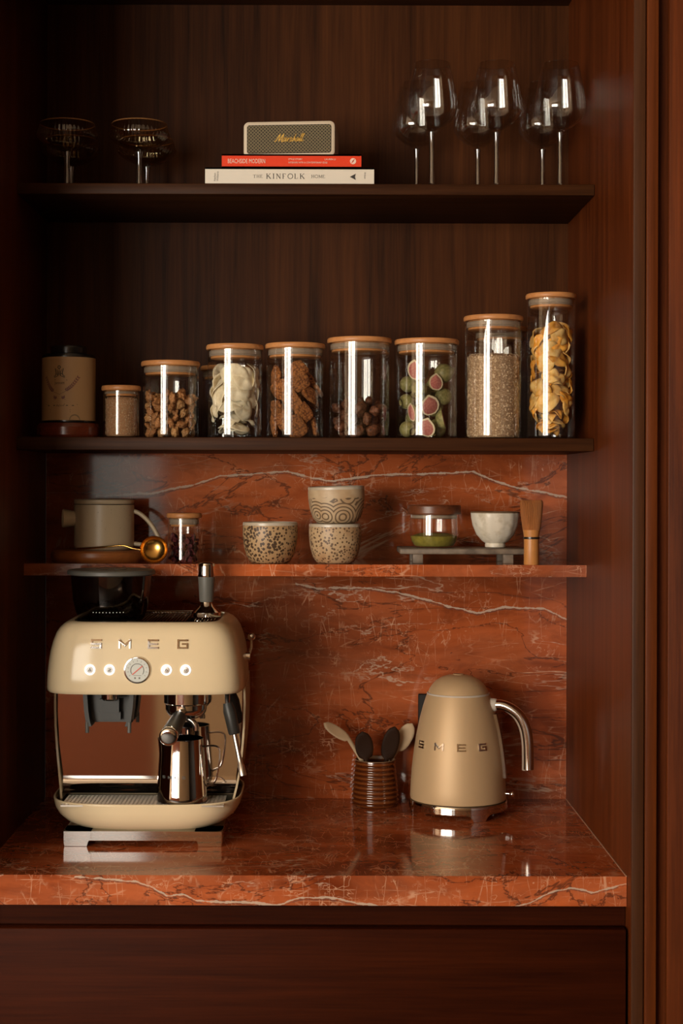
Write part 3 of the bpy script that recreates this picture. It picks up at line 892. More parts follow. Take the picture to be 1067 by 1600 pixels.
for (x0, y0, x1, y1, w) in ((330, 450, 500, 450, 14), (335, 470, 400, 440, 10), (500, 470, 430, 440, 10), (350, 330, 365, 400, 16), (480, 330, 465, 400, 16), (365, 400, 350, 440, 14), (465, 400, 480, 440, 14), (395, 380, 395, 430, 16), (435, 380, 435, 430, 16), (415, 330, 415, 400, 10), (380, 345, 395, 400, 10), (450, 345, 435, 400, 10), (375, 420, 460, 410, 12)):
    a = tl(x0, y0); b = tl(x1, y1)
    cr.append(gstroke([a, b], w / 10.67 * k, 0.0001))
for kx in range(12):
    a0 = kx / 12 * 2 * PI; a1 = (kx + 1) / 12 * 2 * PI
    cx, cz = tl(415, 302)
    cr.append(gstroke([(cx + 0.0022 * math.cos(a0), cz + 0.0022 * math.sin(a0)), (cx + 0.0022 * math.cos(a1), cz + 0.0022 * math.sin(a1))], 0.0013, 0.0001))
v, f = wrap(join(cr), 0, 0)
mesh('printed_crest', v, f, KINK, lab)
ls = []
for (x0, y0, x1, y1, n_) in ((310, 700, 170, 480, 9), (520, 690, 710, 480, 9)):
    for q in range(n_):
        u = q / (n_ - 1)
        x, z = tl(x0 + (x1 - x0) * u, y0 + (y1 - y0) * u - 25 * math.sin(u * PI) * (-1))
        sgn = -1 if x1 > x0 else 1
        for sd in (-1, 1):
            ls.append(leaf(x, z, 0.0052, 0.0030, R(38) * sgn + sd * R(38)))
for (x, y, a) in ((352, 830, 25), (475, 830, -25)):
    xx, zz = tl(x, y)
    ls.append(leaf(xx, zz, 0.0078, 0.0046, R(a))); ls.append(leaf(xx, zz, 0.0062, 0.0040, R(-a * .6)))
v, f = wrap(join(ls), 0, 0)
mesh('printed_leaves', v, f, KPINK, lab)
ln = []
for pts, w in (([(310, 700), (420, 750), (520, 695)], 4), ([(340, 830), (150, 915)], 6), ([(500, 830), (710, 915)], 6), ([(250, 1000), (590, 1000)], 8), ([(250, 1037), (590, 1037)], 8), ([(340, 510), (540, 515)], 9), ([(210, 930), (335, 930)], 16), ([(530, 930), (645, 930)], 14)):
    ln.append(gstroke([tl(*p) for p in pts], w / 10.67 * k, 0.0001))
for wpx in ((365, 945, 385, 920), (385, 920, 400, 945), (405, 945, 425, 915), (430, 945, 450, 920), (455, 940, 480, 925), (490, 940, 500, 905)):
    ln.append(gstroke([tl(wpx[0], wpx[1]), tl(wpx[2], wpx[3])], 7 / 10.67 * k, 0.0001))
v, f = wrap(join(ln), 0, 0)
mesh('printed_lines', v, f, KINK, lab)
tx = font_mesh('printed_name', 'Jannatt', 0.0072, KINK, lab, (0, 0, 0), 0.9, (0, 0, 0), 'CENTER', 0.00005)
xx, zz = tl(420, 580)
v = [(p.co.x + xx, 0, p.co.y + zz) for p in tx.data.vertices]
v, _ = wrap((v, []), 0, 0)
for p, q in zip(tx.data.vertices, v): p.co = q
bl_ = [(tl(665, 1165)[0] + 0.0095 * math.cos(R(a)), 0, tl(665, 1165)[1] + 0.0095 * math.sin(R(a))) for a in range(0, 181, 12)]
v, f = wrap((bl_, [tuple(range(len(bl_)))]), 0, 0)
mesh('printed_seal', v, f, KBLOT, lab)

# front-row jars: (px centre, px radius, lid top px)
def rpx(p, r0=0.05): return p * MM(-0.295 + 0.014 + r0)
J = {}
def fj(key, px, rp, top, label, plug=0.024):
    r = rpx(rp - 2.2)
    t, H, y = jar(px, r, top, label, plug=plug)
    J[key] = (PX(px, y), y, r - 0.003, H)
fj('grain', 189, 30.5, 604, 'smallest glass jar with fine brown grain beside the tea tin', 0.018)
fj('walnut', 266, 46, 566, 'short glass jar half full of walnut pieces')
fj('chip', 366.5, 45, 540, 'glass jar packed with pale dried slices')
fj('crack', 460.5, 47, 538, 'glass jar of brown seed crackers')
fj('date', 561, 50.5, 529, 'wide glass jar a third full of dark dried fruit')
fj('fig', 666, 50.5, 531, 'wide glass jar full of green figs')
fj('oat', 770, 46.5, 494, 'tall glass jar of oat flakes')
fj('mango', 860, 39.5, 459, 'tallest narrow glass jar of yellow dried fruit slices')
jar(357, 0.049, 573, 'glass jar hidden behind the jar of pale dried slices', y=-0.105)
jar(781, 0.047, 511, 'glass jar hidden behind the tall jar of oat flakes', y=-0.105)

# grain and oats: uncountable, one object each
def fill(name, key, h, mat, mat2, label, cat, n, size, flake):
    X, Y, r, H = J[key]
    r -= 0.0006
    prof = [(0, 0.0022), (r - 0.004, 0.0022), (r - 0.0012, 0.006), (r - 0.0012, h - 0.002)]
    for i in range(1, 7): prof.append(((r - 0.0012) * (1 - i / 6), h + 0.002 * math.sin(i * 1.7)))
    o = lathe(name, prof, mat, None, 48, (X, Y, ZS2))
    tag(o, label, cat, None, 'stuff')
    parts = []
    for _ in range(n):
        if rng.random() < 0.82:
            a = rng.uniform(0, 2 * PI); z = rng.uniform(0.004, h); q = r - 0.0010
            nrm = Vector((math.cos(a), math.sin(a), 0))
        else:
            a = rng.uniform(0, 2 * PI); q = (r - 0.003) * math.sqrt(rng.random()); z = h + rng.uniform(0, 0.003)
            nrm = Vector((0, 0, 1))
        s = size * rng.uniform(0.7, 1.3)
        w = s * rng.uniform(0.6, 0.9)
        nrm = (nrm + Vector((rng.gauss(0, .35), rng.gauss(0, .35), rng.gauss(0, .35)))).normalized()
        u = nrm.orthogonal().normalized(); u.rotate(Matrix.Rotation(rng.uniform(0, PI), 3, nrm)); w_ = nrm.cross(u)
        c = Vector((q * math.cos(a), q * math.sin(a), z))
        ring = [c + u * (s / 2 * math.cos(k * PI / 3)) + w_ * (w / 2 * math.sin(k * PI / 3)) for k in range(6)]
        ring = [p if math.hypot(p.x, p.y) < r + 0.0004 else Vector((p.x * r / math.hypot(p.x, p.y), p.y * r / math.hypot(p.x, p.y), p.z)) for p in ring]
        parts.append((ring + [c + nrm * (flake * 0.0)], [(0, 1, 2, 3, 4, 5)]))
    fl = mesh('surface_flakes', *join(parts), mat2, o)
    fl['kind'] = 'stuff'
    return o
fill('oat_flakes', 'oat', PZ(556, J['oat'][1]) - ZS2, F_OAT, F_OAT2, 'beige oat flakes filling two thirds of the tall jar', 'oats', 3800, 0.0034, 0.0)
fill('brown_grain', 'grain', PZ(624, J['grain'][1]) - ZS2, F_GRAIN, F_OAT, 'fine brown grain filling the smallest jar', 'grain', 1800, 0.0022, 0.0)

# walnuts
X, Y, r, H = J['walnut']
wm = [lump('walnut_piece', F_WALNUT if i < 3 else F_WALNUT2, 3, ((1.15, .75, .6), (.95, .9, .5), (1.2, .6, .7), (1.0, .8, .7), (.9, .8, .55))[i], 0.55, 1.7, i + 1, 0.45) for i in range(5)]
for i, (x, y, z, s) in enumerate(settle(140, r - 0.001, 0.0079, PZ(612, Y) - ZS2, rng)):
    put('walnut_piece', wm[i % 5], (X + x, Y + y, ZS2 + 0.001 + z), (rng.uniform(0, 6), rng.uniform(0, 6), rng.uniform(0, 6)), s * 1.12, 'small brown walnut piece in the half-full short jar', 'walnut', 'walnut pieces in the short jar')

# slices: curved thin ovals
def slice_mesh(name, mat, a=1.0, b=0.8, th=0.07, bend=0.35, seed=0, ruff=0.0, n=20, rings=4):
    from mathutils import noise as mn
    def pt(q, t, s):
        x = a * q * math.cos(t); y = b * q * math.sin(t)
        wv_ = 1 + 0.10 * mn.noise(Vector((math.cos(t) * 1.3, math.sin(t) * 1.3, seed * 2.3)))
        x *= wv_; y *= wv_
        z = bend * (x * x - 0.4) + ruff * q * math.sin(3 * t + seed) + 0.10 * mn.noise(Vector((x * 2, y * 2, seed)))
        return (x, y, z + s * th * (1 - 0.5 * q ** 4))
    V, F = [], []
    for s in (1, -1):
        base = len(V)
        V.append(pt(0, 0, s))
        for i in range(1, rings + 1):
            for k in range(n): V.append(pt(i / rings, 2 * PI * k / n, s))
        for k in range(n):
            F.append((base, base + 1 + k, base + 1 + (k + 1) % n))
        for i in range(rings - 1):
            for k in range(n):
                j = (k + 1) % n; p = base + 1 + i * n; q = p + n
                F.append((p + k, q + k, q + j, p + j))
    m0 = 1 + (rings - 1) * n; m1 = len(V) // 2 + m0
    for k in range(n):
        j = (k + 1) % n
        F.append((m0 + k, m1 + k, m1 + j, m0 + j))
    me = bpy.data.meshes.new(name); me.from_pydata(V, [], F)
    bm = bmesh.new(); bm.from_mesh(me); bmesh.ops.recalc_face_normals(bm, faces=bm.faces); bm.to_mesh(me); bm.free()
    me.polygons.foreach_set('use_smooth', [True] * len(me.polygons))
    me.materials.append(mat)
    return me

def lean(a, tilt, spin):
    """rotation that lays a slice against the jar wall at angle a, tilted"""
    q = Vector((0, 0, 1)).rotation_difference(Vector((math.cos(a), math.sin(a), tilt)).normalized())
    return (q.to_matrix() @ Matrix.Rotation(spin, 3, 'Z')).to_euler()

def slices(key, meshes, hmax, n, size, name, label, cat, group, flat_low=0.3):
    X, Y, r, H = J[key]
    for i in range(n):
        u = (i + 0.5) / n
        a = i * 2.399963 + rng.uniform(-.4, .4) + (1.1 if i == 33 else 0)
        s = size * rng.uniform(0.8, 1.12)
        if u < flat_low or rng.random() < 0.22:
            q = rng.uniform(0, max(0.001, r - s * 1.1)); rot = lean(a, rng.uniform(2.0, 5.0), rng.uniform(0, 6))
        else:
            q = r - s * 0.36; rot = lean(a, rng.uniform(-0.3, 0.6), rng.uniform(-.5, .5))
        me = meshes[i % len(meshes)]
        M = rot.to_matrix()
        P = [M @ (v.co * s) for v in me.vertices]
        lo = min(p.z for p in P); hi = max(p.z for p in P)
        c, sn = math.cos(a), math.sin(a)
        while q > 0.0005 and max(math.hypot(p.x + q * c, p.y + q * sn) for p in P) > r - 0.0006: q -= 0.0008
        z = (0.003 - lo) + u * (hmax - hi - (0.003 - lo))
        put(name, me, (X + q * c, Y + q * sn, ZS2 + z), rot, s, label, cat, group)
chip = [slice_mesh('pale_slice', F_CHIP, 1, .82, .045, -.34, i, .10) for i in range(4)]
slices('chip', chip, PZ(565, J['chip'][1]) - ZS2, 36, 0.0232, 'dried_slice', 'pale cream dried slice in the packed jar', 'dried fruit', 'pale dried slices in a jar', 0.25)
mang = [slice_mesh('yellow_slice', (F_MANGO, F_MANGO2)[i % 2], 1, (.62, .8, .5, .7)[i], .07, -.4, i + 9, .16) for i in range(4)]
slices('mango', mang, PZ(499, J['mango'][1]) - ZS2, 64, 0.0205, 'dried_fruit_slice', 'yellow dried fruit slice in the tallest narrow jar', 'dried fruit', 'yellow dried fruit slices in the tallest jar', 0.1)

# crackers: rough slabs
X, Y, r, H = J['crack']
ck = []
for i in range(4):
    me = lump('cracker', F_CRACK, 3, (1, .85, .30), 0.22, 1.4, i + 20, 0.10)
    for v_ in me.vertices:
        v_.co.x = max(-.82, min(.82, v_.co.x)); v_.co.y = max(-.66, min(.66, v_.co.y)); v_.co.z = max(-.2, min(.2, v_.co.z))
    me.polygons.foreach_set('use_smooth', [False] * len(me.polygons))
    ck.append(me)
hc = PZ(592, Y) - ZS2
for i in range(26):
    u = (i + 0.5) / 26
    a = i * 2.399963; s = 0.0225 * rng.uniform(.85, 1.1)
    q = r - s * 0.52 if rng.random() < 0.75 else rng.uniform(0, 0.012)
    z = max(s * 0.75, u * hc)
    put('seed_cracker', ck[i % 4], (X + q * math.cos(a), Y + q * math.sin(a), ZS2 + 0.002 + z), lean(a, rng.uniform(-.3, .8), rng.uniform(0, 6)), s, 'rough brown seed cracker in a glass jar', 'cracker', 'seed crackers in a jar')
put('seed_cracker', ck[0], (X + 0.002, Y - 0.012, ZS2 + hc + 0.012), lean(-PI / 2 + .1, .35, R(45)), 0.024, 'brown seed cracker standing on its corner on top of the others', 'cracker', 'seed crackers in a jar')

# dark dried fruit
X, Y, r, H = J['date']
dm = [lump('dried_fruit', F_DATE, 3, (1, .78, .7), 0.30, 1.6, i + 40, 0.15) for i in range(4)]
for i, (x, y, z, s) in enumerate(settle(60, r - 0.001, 0.0112, PZ(618, Y) - ZS2, rng)):
    put('dried_fruit', dm[i % 4], (X + x, Y + y, ZS2 + 0.001 + z), (rng.uniform(0, 6), rng.uniform(0, 6), rng.uniform(0, 6)), s * 1.02, 'dark brown dried fruit in the wide jar', 'dried fruit', 'dark dried fruit in the wide jar')

# figs: whole and halved
X, Y, r, H = J['fig']
fig_prof = [(0, -0.95), (.45, -.90), (.80, -.62), (.98, -.20), (.96, .15), (.78, .55), (.45, .84), (.20, .98), (.13, 1.08), (0, 1.10)]
def fig_me():
    v, f = glathe(fig_prof, 20)
    me = bpy.data.meshes.new('fig'); me.from_pydata(v, [], f)
    me.polygons.foreach_set('use_smooth', [True] * len(me.polygons)); me.materials.append(F_FIG); return me
FIGM = fig_me()
def half_fig(loc, rot, s):
    t = thing('halved_fig', 'halved fig with pink flesh showing in the wide jar', 'fig', loc, 0, 'halved figs in the wide jar')
    t.rotation_euler = rot; t.scale = (s, s, s)
    n = 20; V, F = [], []
    for rr, zz in fig_prof:
        for k_ in range(n + 1):
            a = PI * k_ / n
            V.append((rr * math.cos(a), rr * math.sin(a) * .8, zz))
    for i in range(len(fig_prof) - 1):
        for k_ in range(n):
            p = i * (n + 1) + k_
            F.append((p, p + 1, p + n + 2, p + n + 1))
    mesh('skin', V, F, F_FIG, t, True)
    out = [(rr, 0.0, zz) for rr, zz in fig_prof] + [(-rr, 0.0, zz) for rr, zz in reversed(fig_prof[1:-1])]
    mesh('rind', out, [tuple(range(len(out)))], F_FIGRIM, t)
    inn = [(x * .76, -0.03, z * .78 - .04) for x, _, z in out]
    inb = [(x * .82, 0.0, z * .83 - .04) for x, _, z in out]
    mesh('flesh', *gloft([inb, inn], False, True), F_FIGIN, t, True)
    return t
fg = settle(44, r - 0.001, 0.0168, PZ(563, Y) - ZS2, rng, 60)
hv = 0
for i, (x, y, z, s) in enumerate(fg):
    loc = (X + x, Y + y, ZS2 + 0.001 + z)
    if y < -0.010 and hv < 6 and i % 3 != 0:
        hv += 1
        half_fig(loc, (rng.uniform(-.4, .4), rng.uniform(-.7, .7), math.atan2(y, x) + PI / 2 + rng.uniform(-.4, .4)), s * .95)
    else:
        put('fig', FIGM, loc, (rng.uniform(-1.4, 1.4), rng.uniform(-1.4, 1.4), rng.uniform(0, 6)), s * .90, 'whole green fig in the wide jar', 'fig', 'whole green figs in the wide jar')

# ================================================================== MARBLE SHELF
# round board, teapot, scoop
ytr = -0.125
brd = lathe('round_wooden_board', [(0, 0), (0.080, 0), (0.084, 0.004), (0.086, 0.010), (0.0845, 0.0175), (0.082, 0.0195), (0.079, 0.0205), (0, 0.0205)], W_TRAY, None, 80, (PX(155, ytr), ytr, ZS3))
tag(brd, 'round orange-brown wooden board under the teapot', 'board')
zb = ZS3 + 0.0205
tp = thing('teapot', 'speckled cream ceramic teapot with a thin loop handle on the round board', 'teapot', (PX(163, ytr), ytr, zb))
rT = 0.0535
Ht = PZ(781, ytr) - zb
lathe('body', [(0, 0), (rT - 0.006, 0), (rT - 0.0015, 0.003), (rT, 0.008), (rT, Ht - 0.010), (rT - 0.0018, Ht - 0.0095), (rT - 0.0018, Ht - 0.0085), (0, Ht - 0.0085)], TEAPOT, tp, 72)
lathe('lid', [(0, Ht - 0.0082), (rT - 0.001, Ht - 0.0082), (rT, Ht - 0.0070), (rT, Ht - 0.0015), (rT - 0.002, Ht), (0, Ht + 0.0005)], TEAPOT, tp, 72)
lathe('seam', [(rT - 0.0022, Ht - 0.0100), (rT - 0.0010, Ht - 0.0098), (rT - 0.0010, Ht - 0.0080), (rT - 0.0022, Ht - 0.0080)], TSEAM, tp, 72)
v, f = glathe([(0, 0.0), (0.0135, 0.0), (0.0140, 0.008), (0.0160, 0.020), (0.0165, 0.0245), (0.0150, 0.026), (0.0130, 0.0245), (0.0105, 0.012), (0, 0.011)], 36)
v = rot_to(v, (-1, -0.25, 0.02))
mesh('spout', v, f, TEAPOT, tp, True, 40, (-rT + 0.006, -0.010, PZ(811, ytr) - zb))
def tpp(px, py): return ((px - 163) * MM(ytr), 0.0, PZ(py, ytr) - zb)
hp = catmull([tpp(207, 799), tpp(218, 803), tpp(232, 815), tpp(243, 831), tpp(250, 847), tpp(246, 855), tpp(232, 853), tpp(207, 850)], 6)
tube('handle', hp, 0.0040, TEAPOT, tp, 12, 1.3)

scp = thing('coffee_scoop', 'round brass coffee scoop leaning on the board beside the teapot', 'scoop', (PX(240.5, -0.205), -0.205, ZS3))
rS = 0.0245
cup_p = [(rS * math.sin(R(a)), -rS * 0.62 * math.cos(R(a))) for a in range(0, 91, 9)] + [(rS - 0.0009, 0.0006)] + [((rS - 0.0012) * math.sin(R(a)), -(rS * 0.62 - 0.0012) * math.cos(R(a))) for a in range(90, -1, -9)]
v, f = glathe(cup_p, 48)
v = rot_to(v, (0.05, -1, 0.22))
mesh('bowl', v, f, BRASS, scp, True, 50, (0, 0.0, rS * 0.985))
def sp_(px, py, y): return (PX(px, y) - PX(240.5, -0.205), y + 0.205, PZ(py, y) - ZS3)
hnd = catmull([sp_(220, 860, -0.210), sp_(206, 857.5, -0.207), sp_(192, 853.5, -0.205), sp_(165, 855.5, -0.2), sp_(140, 857.5, -0.19), sp_(121, 858.2, -0.18)], 5)
tube('handle', hnd, 0.0016, BRASS, scp, 8, 0.7)

# small jar with dried petals
jp = -0.162
tj, Hj, _y = jar(288, 0.0290, 802, 'little glass jar with a wooden lid beside the brass scoop', None, y=jp, z=ZS3, name='storage_jar')
pm_ = [slice_mesh('petal', F_PETAL, 1, .7, .06, .3, i + 60, .2, 12, 3) for i in range(3)]
for i, (x, y, z, s) in enumerate(settle(70, 0.0262, 0.0055, 0.050, rng)):
    put('dried_petal', pm_[i % 3], (PX(288, jp) + x, jp + y, ZS3 + 0.001 + z), (rng.uniform(0, 6), rng.uniform(0, 6), rng.uniform(0, 6)), 0.0072, 'dark red dried petal in the little jar', 'petal', 'dried petals in the little jar')

# stoneware cups
def cup(px, y, z, r, H, mat, label, prof=None, tilt=(0, 0, 0), wobble=0.015, ph=0.0):
    t = thing('stoneware_cup', label, 'cup', (PX(px, y), y, z))
    t.rotation_euler = tilt
    wb = lambda a, z_: 1 + wobble * math.sin(2 * a + ph) + 0.5 * wobble * math.sin(3 * a + 1.1 + ph)
    lathe('body', [(0, 0), (r * .62, 0), (r * .72, 0.002), (r * .86, H * .18), (r * .955, H * .42), (r * .995, H * .68), (r, H * .86), (r * .985, H * .975), (r * .965, H)], mat, t, 64, wob=wb)
    lathe('glaze', [(r * .992, H * .93), (r * .996, H * .965), (r * .985, H * 1.0), (r * .955, H * 1.012), (r * .925, H * .99), (r * .90, H * .7), (r * .82, H * .35), (r * .5, H * .12), (0, H * .10)], GLAZEW, t, 64, wob=wb)
    return t
yc = -0.172
c1 = cup(422, yc, ZS3, 43 * MM(yc), 0.0715, CUP_A, 'wide dark-dotted stoneware cup standing alone')
c2 = cup(523.5, yc, ZS3, 40.5 * MM(yc), 0.0690, CUP_B, 'pale dotted stoneware cup carrying another cup', ph=1.0)
c3 = cup(526.5, yc, ZS3 + 0.0705, 43 * MM(yc), 0.0645, CUP_C, 'cup with combed wave pattern stacked on a dotted cup', tilt=(R(1), R(-1.5), 0), wobble=0.03, ph=2.0)

# stone tray with matcha jar, bowl, whisk
ys = -0.125
st_ = thing('stone_tray', 'low grey stone tray on short feet under the matcha jar', 'tray', (PX(719.5, ys), ys, ZS3))
hw = 97 * MM(ys)
bbox('slab', (-hw, -0.062, 0.0165), (hw, 0.062, 0.0265), STONE, st_, 0.002)
for sx_ in (-1, 1):
    for sy_ in (-1, 1):
        xc = sx_ * (hw - 0.032)
        bbox('foot', (xc - 0.009, sy_ * 0.048 - 0.010, 0), (xc + 0.009, sy_ * 0.048 + 0.010, 0.0165), STONE, st_, 0.001)
zt = ZS3 + 0.0265
ym = -0.130
mj = thing('matcha_jar', 'squat glass jar of green powder with a dark wooden lid', 'jar', (PX(678, ym), ym, zt))
rm = 37.5 * MM(ym)
Hm = PZ(803, ym) - zt
lathe('glass_body', [(0, 0.0006), (rm * .72, 0.0006), (rm * .82, 0.002), (rm * .95, 0.012), (rm, 0.022), (rm, Hm - 0.004), (rm * .99, Hm), (rm * .96, Hm)], GLASS, mj, 64)
ml = lathe('lid', [(0, Hm - 0.008), (rm * .93, Hm - 0.008), (rm * .93, Hm + 0.0002), (rm * 1.10, Hm + 0.0002), (rm * 1.12, Hm + 0.002), (rm * 1.12, Hm + 0.0145), (rm * 1.09, Hm + 0.0165), (0, Hm + 0.0165)], W_BOXLID, mj, 64)
lathe('seal', [(rm * .93, Hm - 0.007), (rm * .955, Hm - 0.006), (rm * .955, Hm - 0.002), (rm * .93, Hm - 0.001)], SEAL, ml, 64)
tube('lid_tab', [(-rm * 1.08, -0.004, Hm + 0.003), (-rm * 1.25, -0.006, Hm + 0.009), (-rm * 1.33, -0.006, Hm + 0.012)], [0.0035, 0.0030, 0.0022], W_BOXLID, mj, 10)
mp_ = lathe('matcha_powder', [(0, 0.0022), (rm * .70, 0.0022), (rm * .80, 0.004), (rm * .925, 0.012), (rm * .97, 0.0205), (rm * .6, 0.0255), (rm * .25, 0.0240), (0, 0.0265)], F_MATCHA, None, 48, (PX(678, ym), ym, zt))
tag(mp_, 'olive green tea powder in the bottom of the squat jar', 'tea powder', None, 'stuff')
yb_ = -0.125
rb = 38 * MM(yb_)
Hb = PZ(799, yb_) - zt
fac = lambda a, z_: 1 + 0.022 * (abs(math.sin(a * 6 + z_ * 18)) - .5) * min(1, z_ / 0.02) + 0.012 * math.sin(2 * a + .6)
bo_ = lathe('tea_bowl', [(0, 0.001), (rb * .36, 0.0), (rb * .42, 0.001), (rb * .42, 0.006), (rb * .40, 0.008), (rb * .55, 0.012), (rb * .78, 0.024), (rb * .93, 0.040), (rb * .985, Hb - 0.010), (rb * 1.0, Hb - 0.002), (rb * .985, Hb), (rb * .955, Hb - 0.001), (rb * .90, 0.040), (rb * .72, 0.025), (rb * .4, 0.015), (0, 0.013)], BOWLW, None, 96, (PX(774, yb_), yb_, zt), wob=fac)
tag(bo_, 'white fluted ceramic tea bowl on the stone tray', 'bowl')
bm_rim = lathe('brown_rim', [(rb * .996, Hb - 0.0022), (rb * 1.006, Hb - 0.0012), (rb * .985, Hb + 0.0006), (rb * .953, Hb - 0.0004), (rb * .950, Hb - 0.0022)], plain('brown_rim_glaze', (0.16, 0.10, 0.055), 0.4), bo_, 96, wob=fac)
yw = -0.208
wk = thing('bamboo_whisk', 'bamboo tea whisk standing upright beside the stone tray', 'whisk', (PX(830.5, yw), yw, ZS3))
zz = lambda py: PZ(py, yw) - ZS3
lathe('handle', [(0, 0), (0.0130, 0), (0.0134, 0.001), (0.0130, zz(860)), (0.0133, zz(858)), (0.0130, zz(856)), (0.0131, zz(842)), (0.0128, zz(838)), (0, zz(838))], BAMBOO, wk, 32)
lathe('thread', [(0.0120, zz(841.5)), (0.0140, zz(841)), (0.0142, zz(839.5)), (0.0140, zz(838)), (0.0120, zz(837.5))], BLACKP, wk, 32)
lathe('collar', [(0.0120, zz(838.5)), (0.0131, zz(838)), (0.0150, zz(827)), (0.0142, zz(826)), (0.0110, zz(830)), (0, zz(831))], BAMBOO, wk, 32)
tn = []
for i in range(64):
    a = 2 * PI * i / 64
    for q, tp_ in ((1.0, 780.5), ):
        e = rng.uniform(-.4, .4)
        r0, r1, r2 = 0.0144 * q, 0.0175 * q, (0.0196 + 0.0006 * e) * q
        P = [(r0 * math.cos(a), r0 * math.sin(a), zz(827)), (r1 * math.cos(a), r1 * math.sin(a), zz(808)), (r2 * math.cos(a), r2 * math.sin(a), zz(tp_ + 4 + e)), ((r2 - 0.0018) * math.cos(a), (r2 - 0.0018) * math.sin(a), zz(tp_ + e))]
        tn.append(gtube(P, [0.00085, 0.0007, 0.0006, 0.0004], 5))
for i in range(24):
    a = 2 * PI * i / 24
    P = [(0.010 * math.cos(a), 0.010 * math.sin(a), zz(828)), (0.008 * math.cos(a), 0.008 * math.sin(a), zz(805)), (0.005 * math.cos(a), 0.005 * math.sin(a), zz(785))]
    tn.append(gtube(P, [0.0012, 0.001, 0.0006], 5))
to = mesh('tines', *join(tn), BAMBOO_D, wk, True)
to['kind'] = 'stuff'

# ================================================================== COFFEE MACHINE
XM = -0.288
em = thing('espresso_machine', 'cream enamel espresso machine with a round pressure gauge on the marble counter', 'coffee machine', (XM, 0, ZC))
YC, = (-0.28,)
HP = [(0.2490, 0.1600, 0.1470), (0.2515, 0.1622, 0.1492), (0.2560, 0.1630, 0.1500), (0.2760, 0.1622, 0.1497), (0.2960, 0.1602, 0.1485), (0.3150, 0.1572, 0.1470), (0.3310, 0.1530, 0.1450), (0.3440, 0.1480, 0.1423), (0.3530, 0.1420, 0.1385), (0.3590, 0.1355, 0.1335), (0.3625, 0.1290, 0.1280), (0.3640, 0.1235, 0.1230)]
EH = 6.0
loops = [sup(a, b, z, YC, EH) for z, a, b in HP] + [sup(0.1205, 0.1200, 0.3635, YC, EH), sup(0.1195, 0.1190, 0.3590, YC, EH)]
mesh('housing', *gloft(loops, False, False), CREAM, em, True, 60)
mesh('underside', *gloft([sup(0.1605, 0.1475, 0.2495, YC, EH), sup(0.155, 0.142, 0.2515, YC, EH)]), BLACKP, em)
def hdim(z):
    for (z0, a0, b0), (z1, a1, b1) in zip(HP, HP[1:]):
        if z0 <= z <= z1:
            u = (z - z0) / (z1 - z0); return a0 + (a1 - a0) * u, b0 + (b1 - b0) * u
    return HP[-1][1:]
def fy(x, z):
    a, b = hdim(z)
    return YC - b * (1 - abs(x / a) ** EH) ** (1 / EH)
def mx(px, y): return PX(px, y) - XM
def mz(py, y): return PZ(py, y) - ZC
tt = mesh('top_tray', *gloft([sup(0.1195, 0.1190, 0.3575, YC, EH), sup(0.1195, 0.1190, 0.3592, YC, EH)]), BLACKP, em)
rl = []
for i in range(26):
    x = -0.02 + i * 0.0052
    rl.append(gtube([(x, YC - 0.095, 0.3615), (x, YC + 0.100, 0.3615)], 0.0014, 6))
mesh('warming_rack', *join(rl + [gtube([(-0.03, YC - 0.097, 0.3615), (0.113, YC - 0.097, 0.3615)], 0.0018, 6), gtube([(-0.03, YC + 0.103, 0.3620), (0.113, YC + 0.103, 0.3620)], 0.0022, 6)]), STEEL, tt)
# lettering
def surf(g, extra=0.0):
    v, f = g
    return [(p[0], fy(p[0], p[2]) + p[1] - extra, p[2]) for p in v], f
yl = fy(0, 0.33)
for ch, px in zip('SMEG', (151, 195.5, 240, 286)):
    x0 = mx(px, yl) - 0.0072; z0 = mz(1014, yl)
    g = join([gstroke([(x0 + p[0] * 0.0144, z0 + 0.0014 + p[1] * 0.0118) for p in s], 0.0028, 0.0024, 0.5) for s in GLYPH[ch]])
    mesh('letter', *surf(g), CHROME, em)
# gauge
yg = fy(mx(215.5, -0.43), 0.288)
gx, gz = mx(215.5, yg), mz(1048, yg)
def facing(prof, n=48): 
    v, f = glathe(prof, n); return [(p[0], -p[2], p[1]) for p in v], f
v, f = facing([(0, 0), (0.0215, 0), (0.0220, 0.0015), (0.0212, 0.0034), (0.0195, 0.0036), (0.0190, 0.0022), (0, 0.0022)])
ga = mesh('gauge', v, f, CHROME, em, True, 40, (gx, yg + 0.0008, gz))
v, f = facing([(0, 0.0022), (0.0188, 0.0022), (0.0188, 0.0028), (0, 0.0028)])
mesh('dial', v, f, DIALW, ga)
arc = [(0.0105 * math.cos(R(a)), 0.0105 * math.sin(R(a))) for a in range(-35, 216, 10)]
mk = [gstroke(arc, 0.0009, 0.0002), gstroke([(-0.006, -0.0085), (0.006, -0.0085)], 0.0006, 0.0002)]
for xx in (-0.0035, 0.0035):
    mk.append(gbox((xx, -0.0001, -0.0125), (0.0026, 0.0002, 0.0026)))
for a in range(-35, 216, 25):
    mk.append(gstroke([(0.0142 * math.cos(R(a)), 0.0142 * math.sin(R(a))), (0.0160 * math.cos(R(a)), 0.0160 * math.sin(R(a)))], 0.0006, 0.0002))
mesh('dial_marks', *join(mk), INK_L, ga, loc=(0, -0.0028, 0))
mesh('needle', *join([gstroke([(-0.0075, -0.0065), (0.0078, 0.0066)], 0.0017, 0.0006)]), RED_N, ga, loc=(0, -0.0030, 0))
